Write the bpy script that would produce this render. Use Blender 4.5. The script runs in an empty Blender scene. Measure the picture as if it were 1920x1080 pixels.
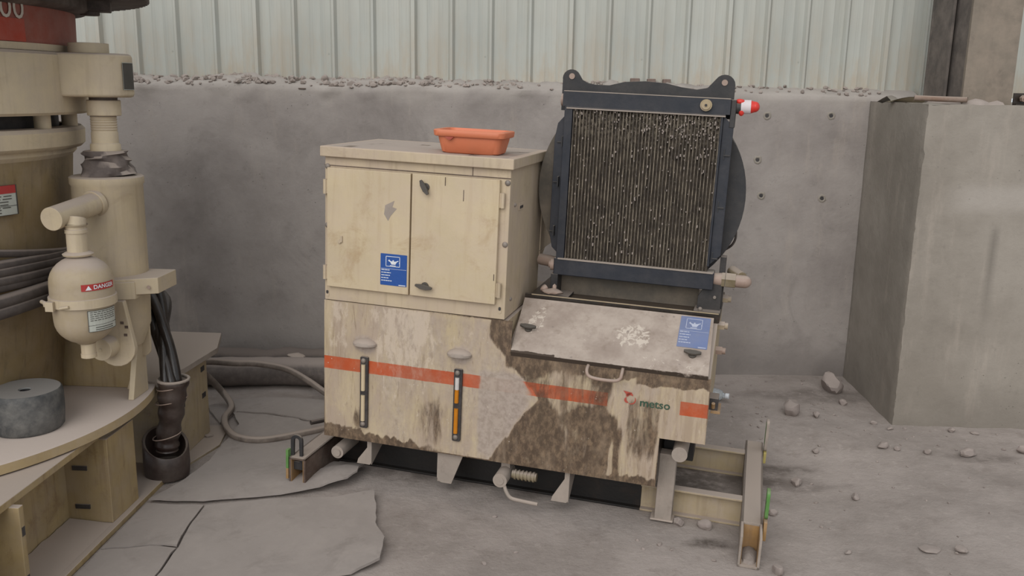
import bpy, bmesh, math, random
from mathutils import Vector, Matrix, noise
random.seed(7)
PI = math.pi
sc = bpy.context.scene
COL = sc.collection

# ---------------------------------------------------------------- camera
f_px, pitch, roll, yaw = 1690.9, .2165, .0177, .0506
cam = bpy.data.cameras.new('camera'); cam.sensor_width = 36; cam.lens = f_px*36/1920
cam.clip_start = .05; cam.clip_end = 100
co = bpy.data.objects.new('camera', cam); COL.objects.link(co)
F = Vector((-math.sin(yaw)*math.cos(pitch), math.cos(yaw)*math.cos(pitch), -math.sin(pitch)))
rt = Vector((math.cos(yaw), math.sin(yaw), 0)); up = rt.cross(F)
Rv = rt*math.cos(roll)+up*math.sin(roll); Uv = up*math.cos(roll)-rt*math.sin(roll)
co.matrix_world = Matrix(((Rv.x, Uv.x, -F.x, 0), (Rv.y, Uv.y, -F.y, 0), (Rv.z, Uv.z, -F.z, 1.6), (0, 0, 0, 1)))
sc.camera = co
# ---------------------------------------------------------------- light
w = bpy.data.worlds.new('world'); sc.world = w; w.use_nodes = True
bg = w.node_tree.nodes['Background']; bg.inputs[0].default_value = (.93, .965, 1, 1); bg.inputs[1].default_value = .74
sun = bpy.data.lights.new('sun', 'SUN'); sun.energy = 2.0; sun.angle = math.radians(55); sun.color = (1, .985, .96)
so = bpy.data.objects.new('sun', sun); COL.objects.link(so)
so.rotation_euler = Vector((.24, .88, -.58)).to_track_quat('-Z', 'Y').to_euler()
sc.view_settings.view_transform = 'Standard'; sc.view_settings.look = 'None'
sc.view_settings.gamma = 1; sc.view_settings.use_curve_mapping = False
sc.view_settings.exposure = -.06

# ---------------------------------------------------------------- materials
def lin(c):
    return tuple(((x/255)/12.92 if x/255 <= .04045 else ((x/255+.055)/1.055)**2.4) for x in c)+(1,)
class NT:
    def __init__(s, name):
        s.m = bpy.data.materials.new(name); s.m.use_nodes = True; s.t = s.m.node_tree; s.n = s.t.nodes
        s.b = s.n['Principled BSDF']; s.tc = s.n.new('ShaderNodeTexCoord').outputs['Object']; s.bumps = None
    def L(s, a, b): s.t.links.new(a, b)
    def val(s, sock, v):
        if hasattr(v, 'links') or hasattr(v, 'is_linked'): s.L(v, sock)
        else: sock.default_value = v
    def mapv(s, scale):
        m = s.n.new('ShaderNodeMapping'); s.L(s.tc, m.inputs[0]); m.inputs['Scale'].default_value = scale; return m.outputs[0]
    def noise(s, sc_=5, det=6, rough=.6, scale=(1, 1, 1), dist=0):
        k = s.n.new('ShaderNodeTexNoise'); s.L(s.mapv(scale), k.inputs['Vector'])
        k.inputs['Scale'].default_value = sc_; k.inputs['Detail'].default_value = det
        k.inputs['Roughness'].default_value = rough; k.inputs['Distortion'].default_value = dist; return k.outputs[0]
    def voro(s, sc_, scale=(1, 1, 1), feat='F1'):
        k = s.n.new('ShaderNodeTexVoronoi'); s.L(s.mapv(scale), k.inputs['Vector']); k.inputs['Scale'].default_value = sc_
        k.feature = feat; return k.outputs['Distance']
    def ramp(s, v, a, b, lo=0., hi=1.):
        k = s.n.new('ShaderNodeMapRange'); s.val(k.inputs[0], v); k.inputs[1].default_value = a; k.inputs[2].default_value = b
        k.inputs[3].default_value = lo; k.inputs[4].default_value = hi; k.interpolation_type = 'SMOOTHSTEP'; return k.outputs[0]
    def math(s, op, a, b=0.):
        k = s.n.new('ShaderNodeMath'); k.operation = op; s.val(k.inputs[0], a); s.val(k.inputs[1], b); return k.outputs[0]
    def mix(s, f, a, b, mode='MIX'):
        k = s.n.new('ShaderNodeMix'); k.data_type = 'RGBA'; k.blend_type = mode
        s.val(k.inputs[0], f); s.val(k.inputs[6], a); s.val(k.inputs[7], b); return k.outputs[2]
    def attr(s, name):
        k = s.n.new('ShaderNodeAttribute'); k.attribute_name = name
        q = s.n.new('ShaderNodeSeparateColor'); s.L(k.outputs['Color'], q.inputs[0]); return q.outputs
    def xyz(s, off=(0, 0, 0)):
        q = s.n.new('ShaderNodeSeparateXYZ')
        a = s.n.new('ShaderNodeVectorMath'); a.operation = 'ADD'; s.L(s.tc, a.inputs[0]); a.inputs[1].default_value = off
        s.L(a.outputs[0], q.inputs[0]); return q.outputs
    def nz(s):
        g = s.n.new('ShaderNodeNewGeometry'); q = s.n.new('ShaderNodeSeparateXYZ'); s.L(g.outputs['Normal'], q.inputs[0]); return q.outputs[2]
    def bump(s, h, strength=.3, dist=.01):
        k = s.n.new('ShaderNodeBump'); s.L(h, k.inputs['Height']); k.inputs['Strength'].default_value = strength
        k.inputs['Distance'].default_value = dist
        if s.bumps: s.L(s.bumps, k.inputs['Normal'])
        s.bumps = k.outputs[0]; s.L(k.outputs[0], s.b.inputs['Normal'])
    def end(s, col, rough=.8, metal=0.):
        s.val(s.b.inputs['Base Color'], col); s.val(s.b.inputs['Roughness'], rough); s.b.inputs['Metallic'].default_value = metal
        return s.m
DUST = lin((166, 152, 141))
def dusty(name, base, amt=.4, var=.15, rough=.75, top=1., streak=0., dark=(70, 58, 48), dirt=0., dust=DUST, metal=0.):
    s = NT(name); b = lin(base); d = tuple(x*(1-var) for x in b[:3])+(1,)
    c = s.mix(s.ramp(s.noise(4, 5), .35, .65), b, d)
    n = s.noise(9, 8, .7)
    if dirt: c = s.mix(s.math('MULTIPLY', s.ramp(s.noise(6, 9, .75, dist=.5), .52, .68), dirt), c, lin(dark))
    if streak: c = s.mix(s.math('MULTIPLY', s.ramp(s.noise(14, 6, .6, (3, 3, .22)), .5, .7), streak), c, lin(dark))
    f = s.math('MULTIPLY', s.ramp(n, .3, .75), amt)
    if top: f = s.math('MAXIMUM', f, s.math('MULTIPLY', s.ramp(s.math('ADD', s.nz(), s.math('MULTIPLY', n, .5)), .6, 1.05), top))
    c = s.mix(f, c, dust)
    s.bump(s.noise(60, 5), .15, .004)
    return s.end(c, s.mix(f, (rough,)*3+(1,), (.95,)*3+(1,)), metal)
def plain(name, base, rough=.6, metal=0.):
    s = NT(name); b = lin(base)
    c = s.mix(s.ramp(s.noise(30, 4), .3, .7), b, tuple(x*.85 for x in b[:3])+(1,))
    return s.end(c, rough, metal)

CREAM = (186, 166, 130)
M = {}
M['cream'] = dusty('cream_paint', (190, 172, 144), .75, .12, .6, 1, .25, (120, 98, 74), .3, dust=lin((178, 160, 144)))
M['door'] = dusty('door_paint', (196, 178, 146), .6, .10, .55, .5, .22, (158, 128, 92), .50, dust=lin((190, 172, 152)))
M['crusher'] = dusty('crusher_paint', (164, 142, 100), .30, .2, .6, 1, .4, (104, 76, 46), .5)
M['grime'] = dusty('grimy_frame_paint', (138, 118, 82), .25, .2, .6, .9, .35, (76, 60, 40), .4)
M['crusher_light'] = dusty('crusher_light_paint', (192, 175, 145), .45, .12, .55, .9, .16, (110, 88, 64), .2)
M['red'] = dusty('red_paint', (140, 62, 44), .25, .2, .6, .9, .1)
M['orange_red'] = dusty('bright_red_paint', (168, 52, 22), .2, .2, .6, .3, .1)
M['white_mark'] = dusty('white_lettering', (196, 186, 172), .2, .1, .7, 0)
M['navy'] = dusty('navy_paint', (26, 31, 42), .08, .25, .6, .95, .12, (30, 30, 32), .2, dust=lin((150, 140, 132)))
M['black'] = dusty('black_steel', (30, 30, 32), .1, .3, .55, .6)
M['shroud'] = dusty('shroud_paint', (34, 34, 37), .14, .25, .6, 1, dust=lin((128, 118, 108)))
M['shroud_dusty'] = dusty('shroud_side_dust', (84, 78, 70), .7, .25, .8, 1, 0, (56, 50, 44), .5, dust=lin((120, 108, 94)))
M['oil'] = dusty('oily_steel', (42, 34, 28), .14, .5, .3, .3, 0, (90, 55, 25), .55, dust=lin((120, 105, 90)))
M['base_dust'] = dusty('dust_covered_base', (170, 148, 108), .3, .15, .7, 1, 0, (110, 96, 76), .3, dust=lin((182, 168, 158)))
M['bottle_paint'] = dusty('bottle_paint', (170, 153, 124), .5, .14, .55, .95, .12, (110, 90, 66), .2)
M['oil_shade'] = dusty('oil_and_shade_black', (22, 18, 16), .04, .4, .5, .1, 0, (60, 40, 25), .2, dust=lin((70, 60, 52)))  # oily black that also paints in the deep shade under the tank
M['greydust'] = dusty('dust_caked_steel', (150, 139, 129), .7, .15, .9, 1, .1, (90, 78, 66), .35)
M['dustcream'] = dusty('dusty_cream_steel', (170, 152, 120), .6, .15, .8, 1, .25, (92, 72, 52), .4)
M['rust'] = dusty('rusty_skid_steel', (72, 52, 40), .3, .35, .7, .9, .2, (38, 28, 22), .6)
M['ochre'] = dusty('ochre_edge_paint', (160, 122, 70), .3, .3, .7, .4, .3, (60, 40, 30), .5)
M['green'] = dusty('green_paint', (84, 140, 60), .2, .3, .7, .3, .2, (40, 40, 30), .3)
M['fitting'] = dusty('brass_fitting', (120, 106, 74), .4, .25, .45, .8)
M['capbeige'] = dusty('fitting_cap', (160, 136, 122), .3, .2, .5, .6)
M['redcap'] = plain('red_plastic_wrap', (206, 52, 40), .4)
M['tape'] = dusty('white_tape', (214, 204, 206), .25, .1, .7, .2)
M['latch'] = dusty('dark_latch', (66, 62, 56), .15, .3, .5, .1)
M['tub'] = dusty('orange_plastic', (205, 116, 80), .12, .06, .5, .25, dust=lin((190, 140, 112)))
M['blue'] = dusty('blue_sticker', (28, 76, 148), .02, .08, .4, 0)
M['blue_faded'] = dusty('faded_blue_sticker', (104, 118, 156), .45, .1, .7, 0, dust=lin((140, 138, 146)))
M['white'] = plain('white_print', (222, 224, 228), .5)
M['white_faded'] = plain('faded_white_print', (180, 184, 200), .6)
M['label_white'] = dusty('white_label', (176, 178, 168), .15, .06, .5, 0)
M['label_red'] = dusty('red_label', (168, 40, 38), .08, .1, .5, 0)
M['ink'] = plain('dark_ink', (66, 62, 56), .6)
M['logo_red'] = dusty('red_print', (176, 66, 46), .15, .15, .6, 0)
M['logo_green'] = dusty('green_print', (26, 70, 50), .1, .15, .6, 0)
M['frame_black'] = dusty('gauge_black', (34, 33, 36), .15, .2, .5, .6)
M['tube_pale'] = dusty('gauge_pale_tube', (202, 184, 152), .1, .1, .3, 0)
M['tube_white'] = plain('gauge_white_tube', (205, 200, 196), .3)
M['tube_oil'] = plain('gauge_amber_oil', (196, 122, 24), .25)
M['bolt'] = dusty('bolt_steel', (128, 120, 112), .4, .2, .5, .6, metal=.3)
M['cable'] = dusty('dusty_cable', (98, 88, 80), .5, .2, .9, .8)
M['rubber'] = dusty('dusty_belt_roll', (98, 90, 86), .6, .25, .9, 1, .1, (54, 50, 46), .3, dust=lin((150, 138, 130)))
M['hose'] = dusty('hose_rubber', (54, 47, 44), .3, .2, .7, .75, dust=lin((128, 116, 108)))
M['shiny_hose'] = dusty('shiny_hose_rubber', (36, 31, 29), .15, .2, .28, .35, dust=lin((126, 114, 106)))
M['sleeve'] = dusty('oily_rubber_sleeve', (52, 38, 34), .35, .3, .35, .8, dust=lin((120, 108, 98)))
M['boot'] = dusty('grey_cloth_boot', (98, 88, 84), .35, .3, .95, .8)
M['blackring'] = dusty('brown_black_ring', (64, 50, 42), .3, .3, .7, .4, .2, (34, 26, 22), .4)
M['mat'] = dusty('dusty_belt_rubber', (150, 141, 135), .6, .12, .95, .2, 0, (112, 104, 98), .5, dust=lin((164, 154, 147)))
M['brick'] = dusty('dull_brick', (104, 84, 76), .4, .2, .95, .6)
M['stone'] = dusty('grey_stone', (142, 130, 124), .5, .3, .95, .6, dust=lin((160, 148, 140)))
M['rubble'] = dusty('rubble_crumbs', (146, 134, 126), .45, .2, .95, .7, dust=lin((164, 152, 144)))
M['column'] = dusty('shaded_column_steel', (92, 85, 80), .35, .25, .8, .9, .25, (62, 54, 50), .3)  # recessed side of the column, shade mixed into the steel colour
M['column_lit'] = dusty('lit_dusty_column_face', (124, 114, 102), .7, .25, .9, .9, .15, (84, 76, 70), .45, dust=lin((146, 132, 118)))  # front flange of the same column, lit tone painted in with its dust
M['straw'] = plain('straw_yellow', (176, 160, 96), .8)
M['paper'] = dusty('flap_paper', (168, 156, 130), .3, .1, .9, 0)
M['pipe_rust'] = dusty('rusty_thin_pipe', (124, 98, 82), .5, .25, .8, .6)
M['bottle_blue'] = plain('blue_bottle_label', (50, 66, 140), .4)
M['black_base'] = dusty('black_rubber_block', (56, 58, 60), .6, .3, .75, 0, .5, (30, 32, 34), .8, dust=lin((138, 134, 128)))
M['black_base_top'] = dusty('dusty_block_top', (118, 118, 116), .7, .2, .9, 1, dust=lin((134, 130, 126)))
def glassy():
    s = NT('clear_plastic'); s.b.inputs['Base Color'].default_value = (.82, .87, .9, 1); s.b.inputs['Roughness'].default_value = .12
    s.b.inputs['Transmission Weight'].default_value = .75; s.b.inputs['IOR'].default_value = 1.3; return s.m
M['clear'] = glassy()
def concrete(name, base, dark, seams=None, stain=.4):
    s = NT(name)
    c = s.mix(s.ramp(s.noise(.9, 6, .65), .35, .68), lin(base), lin(dark))
    c = s.mix(s.math('MULTIPLY', s.ramp(s.noise(2.6, 9, .7, dist=.8), .5, .72), stain), c, tuple(x*.72 for x in lin(dark)[:3])+(1,))
    c = s.mix(s.math('MULTIPLY', s.ramp(s.noise(7, 8, .7, (1.6, 1.6, .3)), .52, .72), .32), c, lin((172, 160, 148)))
    c = s.mix(s.math('MULTIPLY', s.ramp(s.noise(18, 6, .75), .55, .75), .3), c, tuple(x*.6 for x in lin(dark)[:3])+(1,))
    pits = s.ramp(s.voro(34), .05, .11)
    gate = s.ramp(s.noise(4.5, 3), .56, .64)
    pit = s.math('MULTIPLY', s.math('SUBTRACT', 1., pits), gate)
    c = s.mix(s.math('MULTIPLY', pit, .6), c, tuple(x*.4 for x in lin(dark)[:3])+(1,))
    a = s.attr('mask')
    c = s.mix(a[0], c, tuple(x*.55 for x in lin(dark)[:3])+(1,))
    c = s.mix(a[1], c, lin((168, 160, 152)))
    s.bump(s.noise(3, 8, .6), .35, .03); s.bump(s.noise(40, 6, .7), .3, .006); s.bump(s.math('SUBTRACT', 1., pit), .5, .01)
    return s.end(c, .93)
M['concrete'] = concrete('wall_concrete', (160, 152, 146), (130, 122, 117))
M['concrete_pier'] = concrete('pier_concrete', (152, 144, 134), (130, 122, 112), stain=.3)
def floor_mat():
    s = NT('dusty_ground')
    c = s.mix(s.ramp(s.noise(1.3, 8, .68), .36, .66), lin((166, 155, 148)), lin((142, 132, 125)))
    c = s.mix(s.math('MULTIPLY', s.ramp(s.noise(9, 8, .75), .5, .72), .5), c, lin((126, 115, 107)))
    c = s.mix(s.math('MULTIPLY', s.ramp(s.noise(22, 6, .7), .55, .75), .5), c, lin((184, 172, 164)))
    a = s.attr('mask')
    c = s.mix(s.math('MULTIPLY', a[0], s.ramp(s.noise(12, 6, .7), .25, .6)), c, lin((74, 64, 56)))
    s.bump(s.noise(14, 9, .72), .55, .02); s.bump(s.noise(90, 5, .7), .35, .004)
    return s.end(c, .96)
M['floor'] = floor_mat()
def siding_mat():
    s = NT('pale_siding')
    c = s.mix(s.ramp(s.noise(2, 5, .6, (1, 1, .35)), .35, .7), lin((176, 177, 169)), lin((160, 162, 155)))
    c = s.mix(s.math('MULTIPLY', s.ramp(s.noise(9, 6, .65, (2, 2, .12)), .5, .75), .5), c, lin((178, 174, 164)))
    z = s.xyz()[2]
    low = s.math('MULTIPLY', s.ramp(z, 1.6, 2.1, 1, .15), s.ramp(s.noise(2.6, 8, .75, (1.6, 1, .45)), .42, .62))
    c = s.mix(s.math('MULTIPLY', low, .8), c, lin((172, 158, 138)))
    c = s.mix(s.math('MULTIPLY', s.ramp(s.noise(60, 4, .6, (2, 2, .03)), .5, .7), .25), c, lin((140, 140, 132)))
    spots = s.math('MULTIPLY', s.math('SUBTRACT', 1., s.ramp(s.voro(9), .06, .1)), s.ramp(s.noise(3, 2), .55, .62))
    c = s.mix(s.math('MULTIPLY', spots, .45), c, lin((110, 110, 100)))
    s.bump(s.noise(3, 4), .1, .02)
    return s.end(c, .6)
M['siding'] = siding_mat()
def panel_mat():
    s = NT('stained_tank_paint')
    x, y, z = s.xyz((.75, .3, .12))
    wob = s.math('MULTIPLY', s.math('SUBTRACT', s.noise(30, 4), .5), .004)
    zz = s.math('ADD', z, wob)
    c = s.mix(s.ramp(s.noise(3, 6), .35, .65), lin((190, 172, 142)), lin((180, 162, 130)))
    c = s.mix(s.math('MULTIPLY', s.ramp(s.noise(9, 9, .75, (1, 1, .3), .4), .34, .62), .85), c, lin((166, 148, 133)))
    c = s.mix(s.math('MULTIPLY', s.ramp(s.noise(30, 8, .8, (1.6, 1, .25), .5), .54, .66), .7), c, lin((128, 108, 88)))
    def box_(lo, hi, v, e=.0008):
        return s.math('MULTIPLY', s.ramp(v, lo-e, lo+e), s.ramp(v, hi-e, hi+e, 1, 0))
    a = s.attr('mask')
    st = s.math('MAXIMUM', s.math('MULTIPLY', box_(-.1, 1.163, x), box_(.481, .534, zz)),
                s.math('MULTIPLY', box_(1.432, 1.6, x), box_(.485, .538, zz)))
    wear = s.ramp(s.noise(16, 8, .75), .35, .72, 1, .8)
    org = s.mix(s.ramp(s.noise(5, 4), .4, .6), lin((180, 76, 32)), lin((166, 76, 42)))
    # dusting of the panel, streaks running down, then the stripe, then oil over everything
    streak = s.ramp(s.noise(26, 7, .62, (2.2, 1, .16), .4), .46, .6)
    c = s.mix(s.math('MULTIPLY', streak, s.ramp(s.noise(2.5, 3), .4, .62, .0, .55)), c, lin((150, 130, 108)))
    fade = s.ramp(s.math('ADD', a[2], s.math('MULTIPLY', s.math('SUBTRACT', s.noise(12, 6, .7), .5), .4)), .55, .95, 1, .12)
    c = s.mix(s.math('MULTIPLY', s.math('MULTIPLY', st, fade), wear), c, org)
    dcut = s.math('SUBTRACT', 1., s.math('MULTIPLY', s.math('MULTIPLY', st, fade), .8))
    c = s.mix(s.math('MULTIPLY', dcut, s.ramp(s.math('ADD', a[2], s.math('MULTIPLY', s.math('SUBTRACT', s.noise(13, 9, .75, (1.3, 1, .6)), .5), 1.1)), .2, .8, 0, .85)), c, s.mix(s.ramp(s.noise(40, 6, .7), .4, .65), lin((166, 152, 142)), lin((144, 130, 120))))
    n1 = s.noise(24, 9, .75, (1.4, 1, .5), .3)
    sm = s.ramp(s.math('ADD', a[1], s.math('MULTIPLY', s.math('SUBTRACT', n1, .5), 1.5)), .42, .62)
    c = s.mix(s.math('MULTIPLY', s.math('MULTIPLY', sm, s.math('SUBTRACT', 1., s.math('MULTIPLY', st, .7))), .6), c, lin((200, 184, 166)))
    n2 = s.noise(16, 9, .72, (2.0, 1, .35), .5)
    oil = s.ramp(s.math('ADD', a[0], s.math('MULTIPLY', s.math('SUBTRACT', n2, .5), 1.0)), .36, .68)
    oilc = s.mix(s.ramp(s.noise(34, 8, .72, (1.5, 1, .8)), .4, .7), lin((70, 53, 38)), lin((122, 100, 78)))
    oilc = s.mix(s.math('MULTIPLY', s.ramp(s.noise(12, 8, .7, (1.6, 1, .3), .4), .52, .72), .5), oilc, lin((148, 128, 108)))
    oilc = s.mix(s.math('MULTIPLY', s.ramp(s.noise(5.5, 5, .6, (1.3, 1, .8)), .52, .72), .5), oilc, lin((146, 126, 104)))
    c = s.mix(s.math('MULTIPLY', oil, .95), c, oilc)
    c = s.mix(s.math('MULTIPLY', s.math('MULTIPLY', oil, st), s.math('MULTIPLY', s.ramp(s.noise(9, 5), .3, .62), .75)), c, lin((150, 66, 32)))
    spk = s.math('MULTIPLY', s.math('SUBTRACT', 1., s.ramp(s.voro(60), .08, .16)), s.ramp(s.noise(11, 3), .56, .62))
    c = s.mix(s.math('MULTIPLY', spk, .8), c, lin((190, 178, 164)))
    s.bump(s.noise(50, 7, .7), .25, .004); s.bump(oil, .15, .003)
    return s.end(c, s.mix(oil, (.8,)*3+(1,), (.62,)*3+(1,)))
M['panel'] = panel_mat()
def lid_mat():
    s = NT('spattered_lid_paint')
    c = s.mix(s.ramp(s.noise(5, 7, .7), .35, .65), lin((176, 162, 150)), lin((150, 135, 124)))
    c = s.mix(s.math('MULTIPLY', s.ramp(s.noise(22, 7, .7), .52, .7), .45), c, lin((128, 112, 98)))
    a = s.attr('mask')
    n = s.noise(46, 6, .7, dist=.6)
    w_ = s.ramp(s.math('ADD', a[1], s.math('MULTIPLY', s.math('SUBTRACT', n, .5), 2.2)), .55, .7)
    c = s.mix(s.math('MULTIPLY', w_, .75), c, lin((206, 194, 180)))
    o = s.ramp(s.math('ADD', a[0], s.math('MULTIPLY', s.math('SUBTRACT', s.noise(30, 8, .7), .5), 1.)), .4, .6)
    c = s.mix(o, c, lin((70, 58, 48)))
    spk = s.math('MULTIPLY', s.math('SUBTRACT', 1., s.ramp(s.voro(30), .1, .2)), s.ramp(s.noise(8, 3), .58, .62))
    c = s.mix(s.math('MULTIPLY', spk, .5), c, lin((118, 108, 104)))
    s.bump(s.noise(60, 7, .7), .3, .004)
    return s.end(c, .85)
M['lid'] = lid_mat()
def core_mat():
    s = NT('clogged_fins')
    c = s.mix(s.ramp(s.noise(20, 8, .75), .35, .65), lin((66, 58, 50)), lin((96, 86, 74)))
    c = s.mix(s.ramp(s.noise(110, 5, .7, (1, 1, .5)), .6, .68), c, lin((152, 142, 126)))
    z = s.xyz((1.18, .40, .80))[2]
    c = s.mix(s.math('MULTIPLY', s.ramp(s.math('ADD', z, s.math('MULTIPLY', s.noise(12, 4, .6), .25)), 1.5, 1.72), s.ramp(s.noise(80, 4, .7), .48, .56)), c, lin((158, 146, 130)))
    s.bump(s.noise(120, 6, .8), .9, .006)
    return s.end(c, .9)
M['core'] = core_mat()
s_ = NT('bare_fin_edge'); c_ = s_.mix(s_.ramp(s_.noise(60, 6, .7, (1, 1, .3)), .42, .62), lin((70, 62, 54)), lin((124, 113, 98))); M['fin'] = s_.end(c_, .7)

# ---------------------------------------------------------------- mesh helpers
class B:
    def __init__(s): s.v = []; s.f = []; s.mi = []; s.sm = []; s.m = 0
    def add(s, vs, fs, sm=False):
        o = len(s.v); s.v += [Vector(p) for p in vs]
        for f in fs: s.f.append([i+o for i in f]); s.mi.append(s.m); s.sm.append(sm)
        return s
    def box(s, x0, x1, y0, y1, z0, z1):
        return s.add([(x0, y0, z0), (x1, y0, z0), (x1, y1, z0), (x0, y1, z0), (x0, y0, z1), (x1, y0, z1), (x1, y1, z1), (x0, y1, z1)],
                     [(0, 3, 2, 1), (4, 5, 6, 7), (0, 1, 5, 4), (1, 2, 6, 5), (2, 3, 7, 6), (3, 0, 4, 7)])
    def prism(s, poly, ax, a0, a1):
        # poly: 2d outline; ax: axis it is pushed along ('x': poly=(y,z), 'y': (x,z), 'z': (x,y))
        def P(p, a): return {'x': (a, p[0], p[1]), 'y': (p[0], a, p[1]), 'z': (p[0], p[1], a)}[ax]
        n = len(poly)
        return s.add([P(p, a0) for p in poly]+[P(p, a1) for p in poly],
                     [list(range(n)), list(range(2*n-1, n-1, -1))]+[(i, i+n, (i+1) % n+n, (i+1) % n) for i in range(n)])
    def cyl(s, p0, p1, r0, r1=None, n=20, caps=True):
        r1 = r0 if r1 is None else r1
        p0, p1 = Vector(p0), Vector(p1); d = (p1-p0).normalized()
        u = d.orthogonal().normalized(); v = d.cross(u)
        vs = []
        for p, r in ((p0, r0), (p1, r1)):
            vs += [p+(u*math.cos(2*PI*i/n)+v*math.sin(2*PI*i/n))*r for i in range(n)]
        s.add(vs, [(i, (i+1) % n, (i+1) % n+n, i+n) for i in range(n)], True)
        if caps:
            o = len(s.v)-2*n
            s.f.append([o+i for i in range(n-1, -1, -1)]); s.f.append([o+n+i for i in range(n)]); s.mi += [s.m]*2; s.sm += [False]*2
        return s
    def lathe(s, prof, c, n=48, a0=0., a1=2*PI, mod=None):
        full = abs(a1-a0-2*PI) < 1e-6; k = n if full else n+1
        vs = []
        for j, (r, z) in enumerate(prof):
            for i in range(k):
                a = a0+(a1-a0)*i/n; rr, zz = (mod(r, z, a, j) if mod else (r, z))
                vs.append((c[0]+rr*math.cos(a), c[1]+rr*math.sin(a), c[2]+zz))
        fs = []
        for j in range(len(prof)-1):
            for i in range(n):
                a, b = i, (i+1) % k
                fs.append((j*k+a, j*k+b, (j+1)*k+b, (j+1)*k+a))
        return s.add(vs, fs, True)
    def tube(s, path, r, n=10, caps=True):
        path = [Vector(p) for p in path]; rings = []; u = None
        for i, p in enumerate(path):
            d = (path[min(i+1, len(path)-1)]-path[max(i-1, 0)]).normalized()
            u = d.orthogonal().normalized() if u is None else (u-d*u.dot(d)).normalized()
            v = d.cross(u); rr = r[i] if isinstance(r, (list, tuple)) else r
            rings.append([p+(u*math.cos(2*PI*k/n)+v*math.sin(2*PI*k/n))*rr for k in range(n)])
        vs = [q for g in rings for q in g]; fs = []
        for j in range(len(path)-1):
            for k in range(n): fs.append((j*n+k, j*n+(k+1) % n, (j+1)*n+(k+1) % n, (j+1)*n+k))
        s.add(vs, fs, True)
        if caps:
            o = len(s.v)-len(vs); m = (len(path)-1)*n
            s.f += [[o+k for k in range(n-1, -1, -1)], [o+m+k for k in range(n)]]; s.mi += [s.m]*2; s.sm += [False]*2
        return s
    def sphere(s, c, r, sx=1, sy=1, sz=1, n=14, m=8, z0=-1., z1=1.):
        prof = []
        for j in range(m+1):
            t = math.asin(z0)+(math.asin(z1)-math.asin(z0))*j/m
            prof.append((max(1e-4, r*math.cos(t)), r*math.sin(t)))
        o = len(s.v); s.lathe(prof, (0, 0, 0), n)
        for i in range(o, len(s.v)):
            q = s.v[i]; s.v[i] = Vector((c[0]+q.x*sx, c[1]+q.y*sy, c[2]+q.z*sz))
        return s
    def xf(s, M_, o=0):
        for i in range(o, len(s.v)): s.v[i] = M_ @ s.v[i]
        return s
def smooth_path(pts, n=8):
    pts = [Vector(p) for p in pts]; out = []
    for i in range(len(pts)-1):
        p0, p1, p2, p3 = pts[max(i-1, 0)], pts[i], pts[i+1], pts[min(i+2, len(pts)-1)]
        for k in range(n):
            t = k/n
            out.append(.5*((2*p1)+(p2-p0)*t+(2*p0-5*p1+4*p2-p3)*t*t+(3*p1-p0-3*p2+p3)*t**3))
    return out+[pts[-1]]
def rrect(x0, x1, y0, y1, r, n=5):
    o = []
    for cx, cy, a in ((x1-r, y0+r, -PI/2), (x1-r, y1-r, 0), (x0+r, y1-r, PI/2), (x0+r, y0+r, PI)):
        for k in range(n+1): t = a+PI/2*k/n; o.append((cx+r*math.cos(t), cy+r*math.sin(t)))
    return o
def obj(name, b, mats, parent=None, bevel=0., sharp=40, kind=None, origin=None):
    if not isinstance(mats, (list, tuple)): mats = [mats]
    me = bpy.data.meshes.new(name)
    og = Vector(origin) if origin is not None else (Vector(parent['org']) if parent is not None and 'org' in parent else Vector((0, 0, 0)))
    me.from_pydata([v-og for v in b.v], [], b.f)
    for m in mats: me.materials.append(M[m] if isinstance(m, str) else m)
    for p, i, q in zip(me.polygons, b.mi, b.sm): p.material_index = min(i, len(mats)-1); p.use_smooth = q or bevel > 0
    bm = bmesh.new(); bm.from_mesh(me); bmesh.ops.recalc_face_normals(bm, faces=bm.faces); bm.to_mesh(me); bm.free()
    me.set_sharp_from_angle(angle=math.radians(sharp))
    o = bpy.data.objects.new(name, me); COL.objects.link(o)
    if parent is not None:
        o.parent = parent
        if parent.type == 'MESH' and 'org' not in parent: pass
        o['org'] = list(og)
    elif origin is not None: o.location = og
    if bevel:
        md = o.modifiers.new('bevel', 'BEVEL'); md.width = bevel; md.segments = 2; md.limit_method = 'ANGLE'; md.angle_limit = math.radians(35)
        me.set_sharp_from_angle(angle=PI)
        md.harden_normals = True
    if kind: o['kind'] = kind
    return o
def thing(name, label, cat, org=(0, 0, 0), mat=None, group=None):
    o = bpy.data.objects.new(name, None); COL.objects.link(o); o.empty_display_size = .1
    o['label'] = label; o['category'] = cat; o['org'] = list(org)
    if group: o['group'] = group
    o.matrix_world = (mat or Matrix()) @ Matrix.Translation(org)
    return o
def tag(o, label, cat, group=None, kind=None):
    o['label'] = label; o['category'] = cat
    if group: o['group'] = group
    if kind: o['kind'] = kind
    return o
def text_geo(txt, size, align='LEFT', ext=0.0, bold=0.):
    cu = bpy.data.curves.new('txt', 'FONT'); cu.body = txt; cu.size = size; cu.align_x = align; cu.extrude = ext; cu.offset = bold; cu.resolution_u = 3
    o = bpy.data.objects.new('txt', cu); COL.objects.link(o)
    me = bpy.data.meshes.new_from_object(o)
    vs = [v.co.copy() for v in me.vertices]; fs = [list(p.vertices) for p in me.polygons]
    bpy.data.objects.remove(o); bpy.data.curves.remove(cu); bpy.data.meshes.remove(me)
    return vs, fs
def set_mask(me, fn, og=(0, 0, 0)):
    a = me.color_attributes.new('mask', 'FLOAT_COLOR', 'POINT'); buf = []
    for v in me.vertices: r = fn(v.co+Vector(og)); buf += [r[0], r[1], r[2], 1]
    a.data.foreach_set('color', buf)
def nz(x, y, z=0., o=3): return noise.fractal((x, y, z), 1., 2., o)
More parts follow.
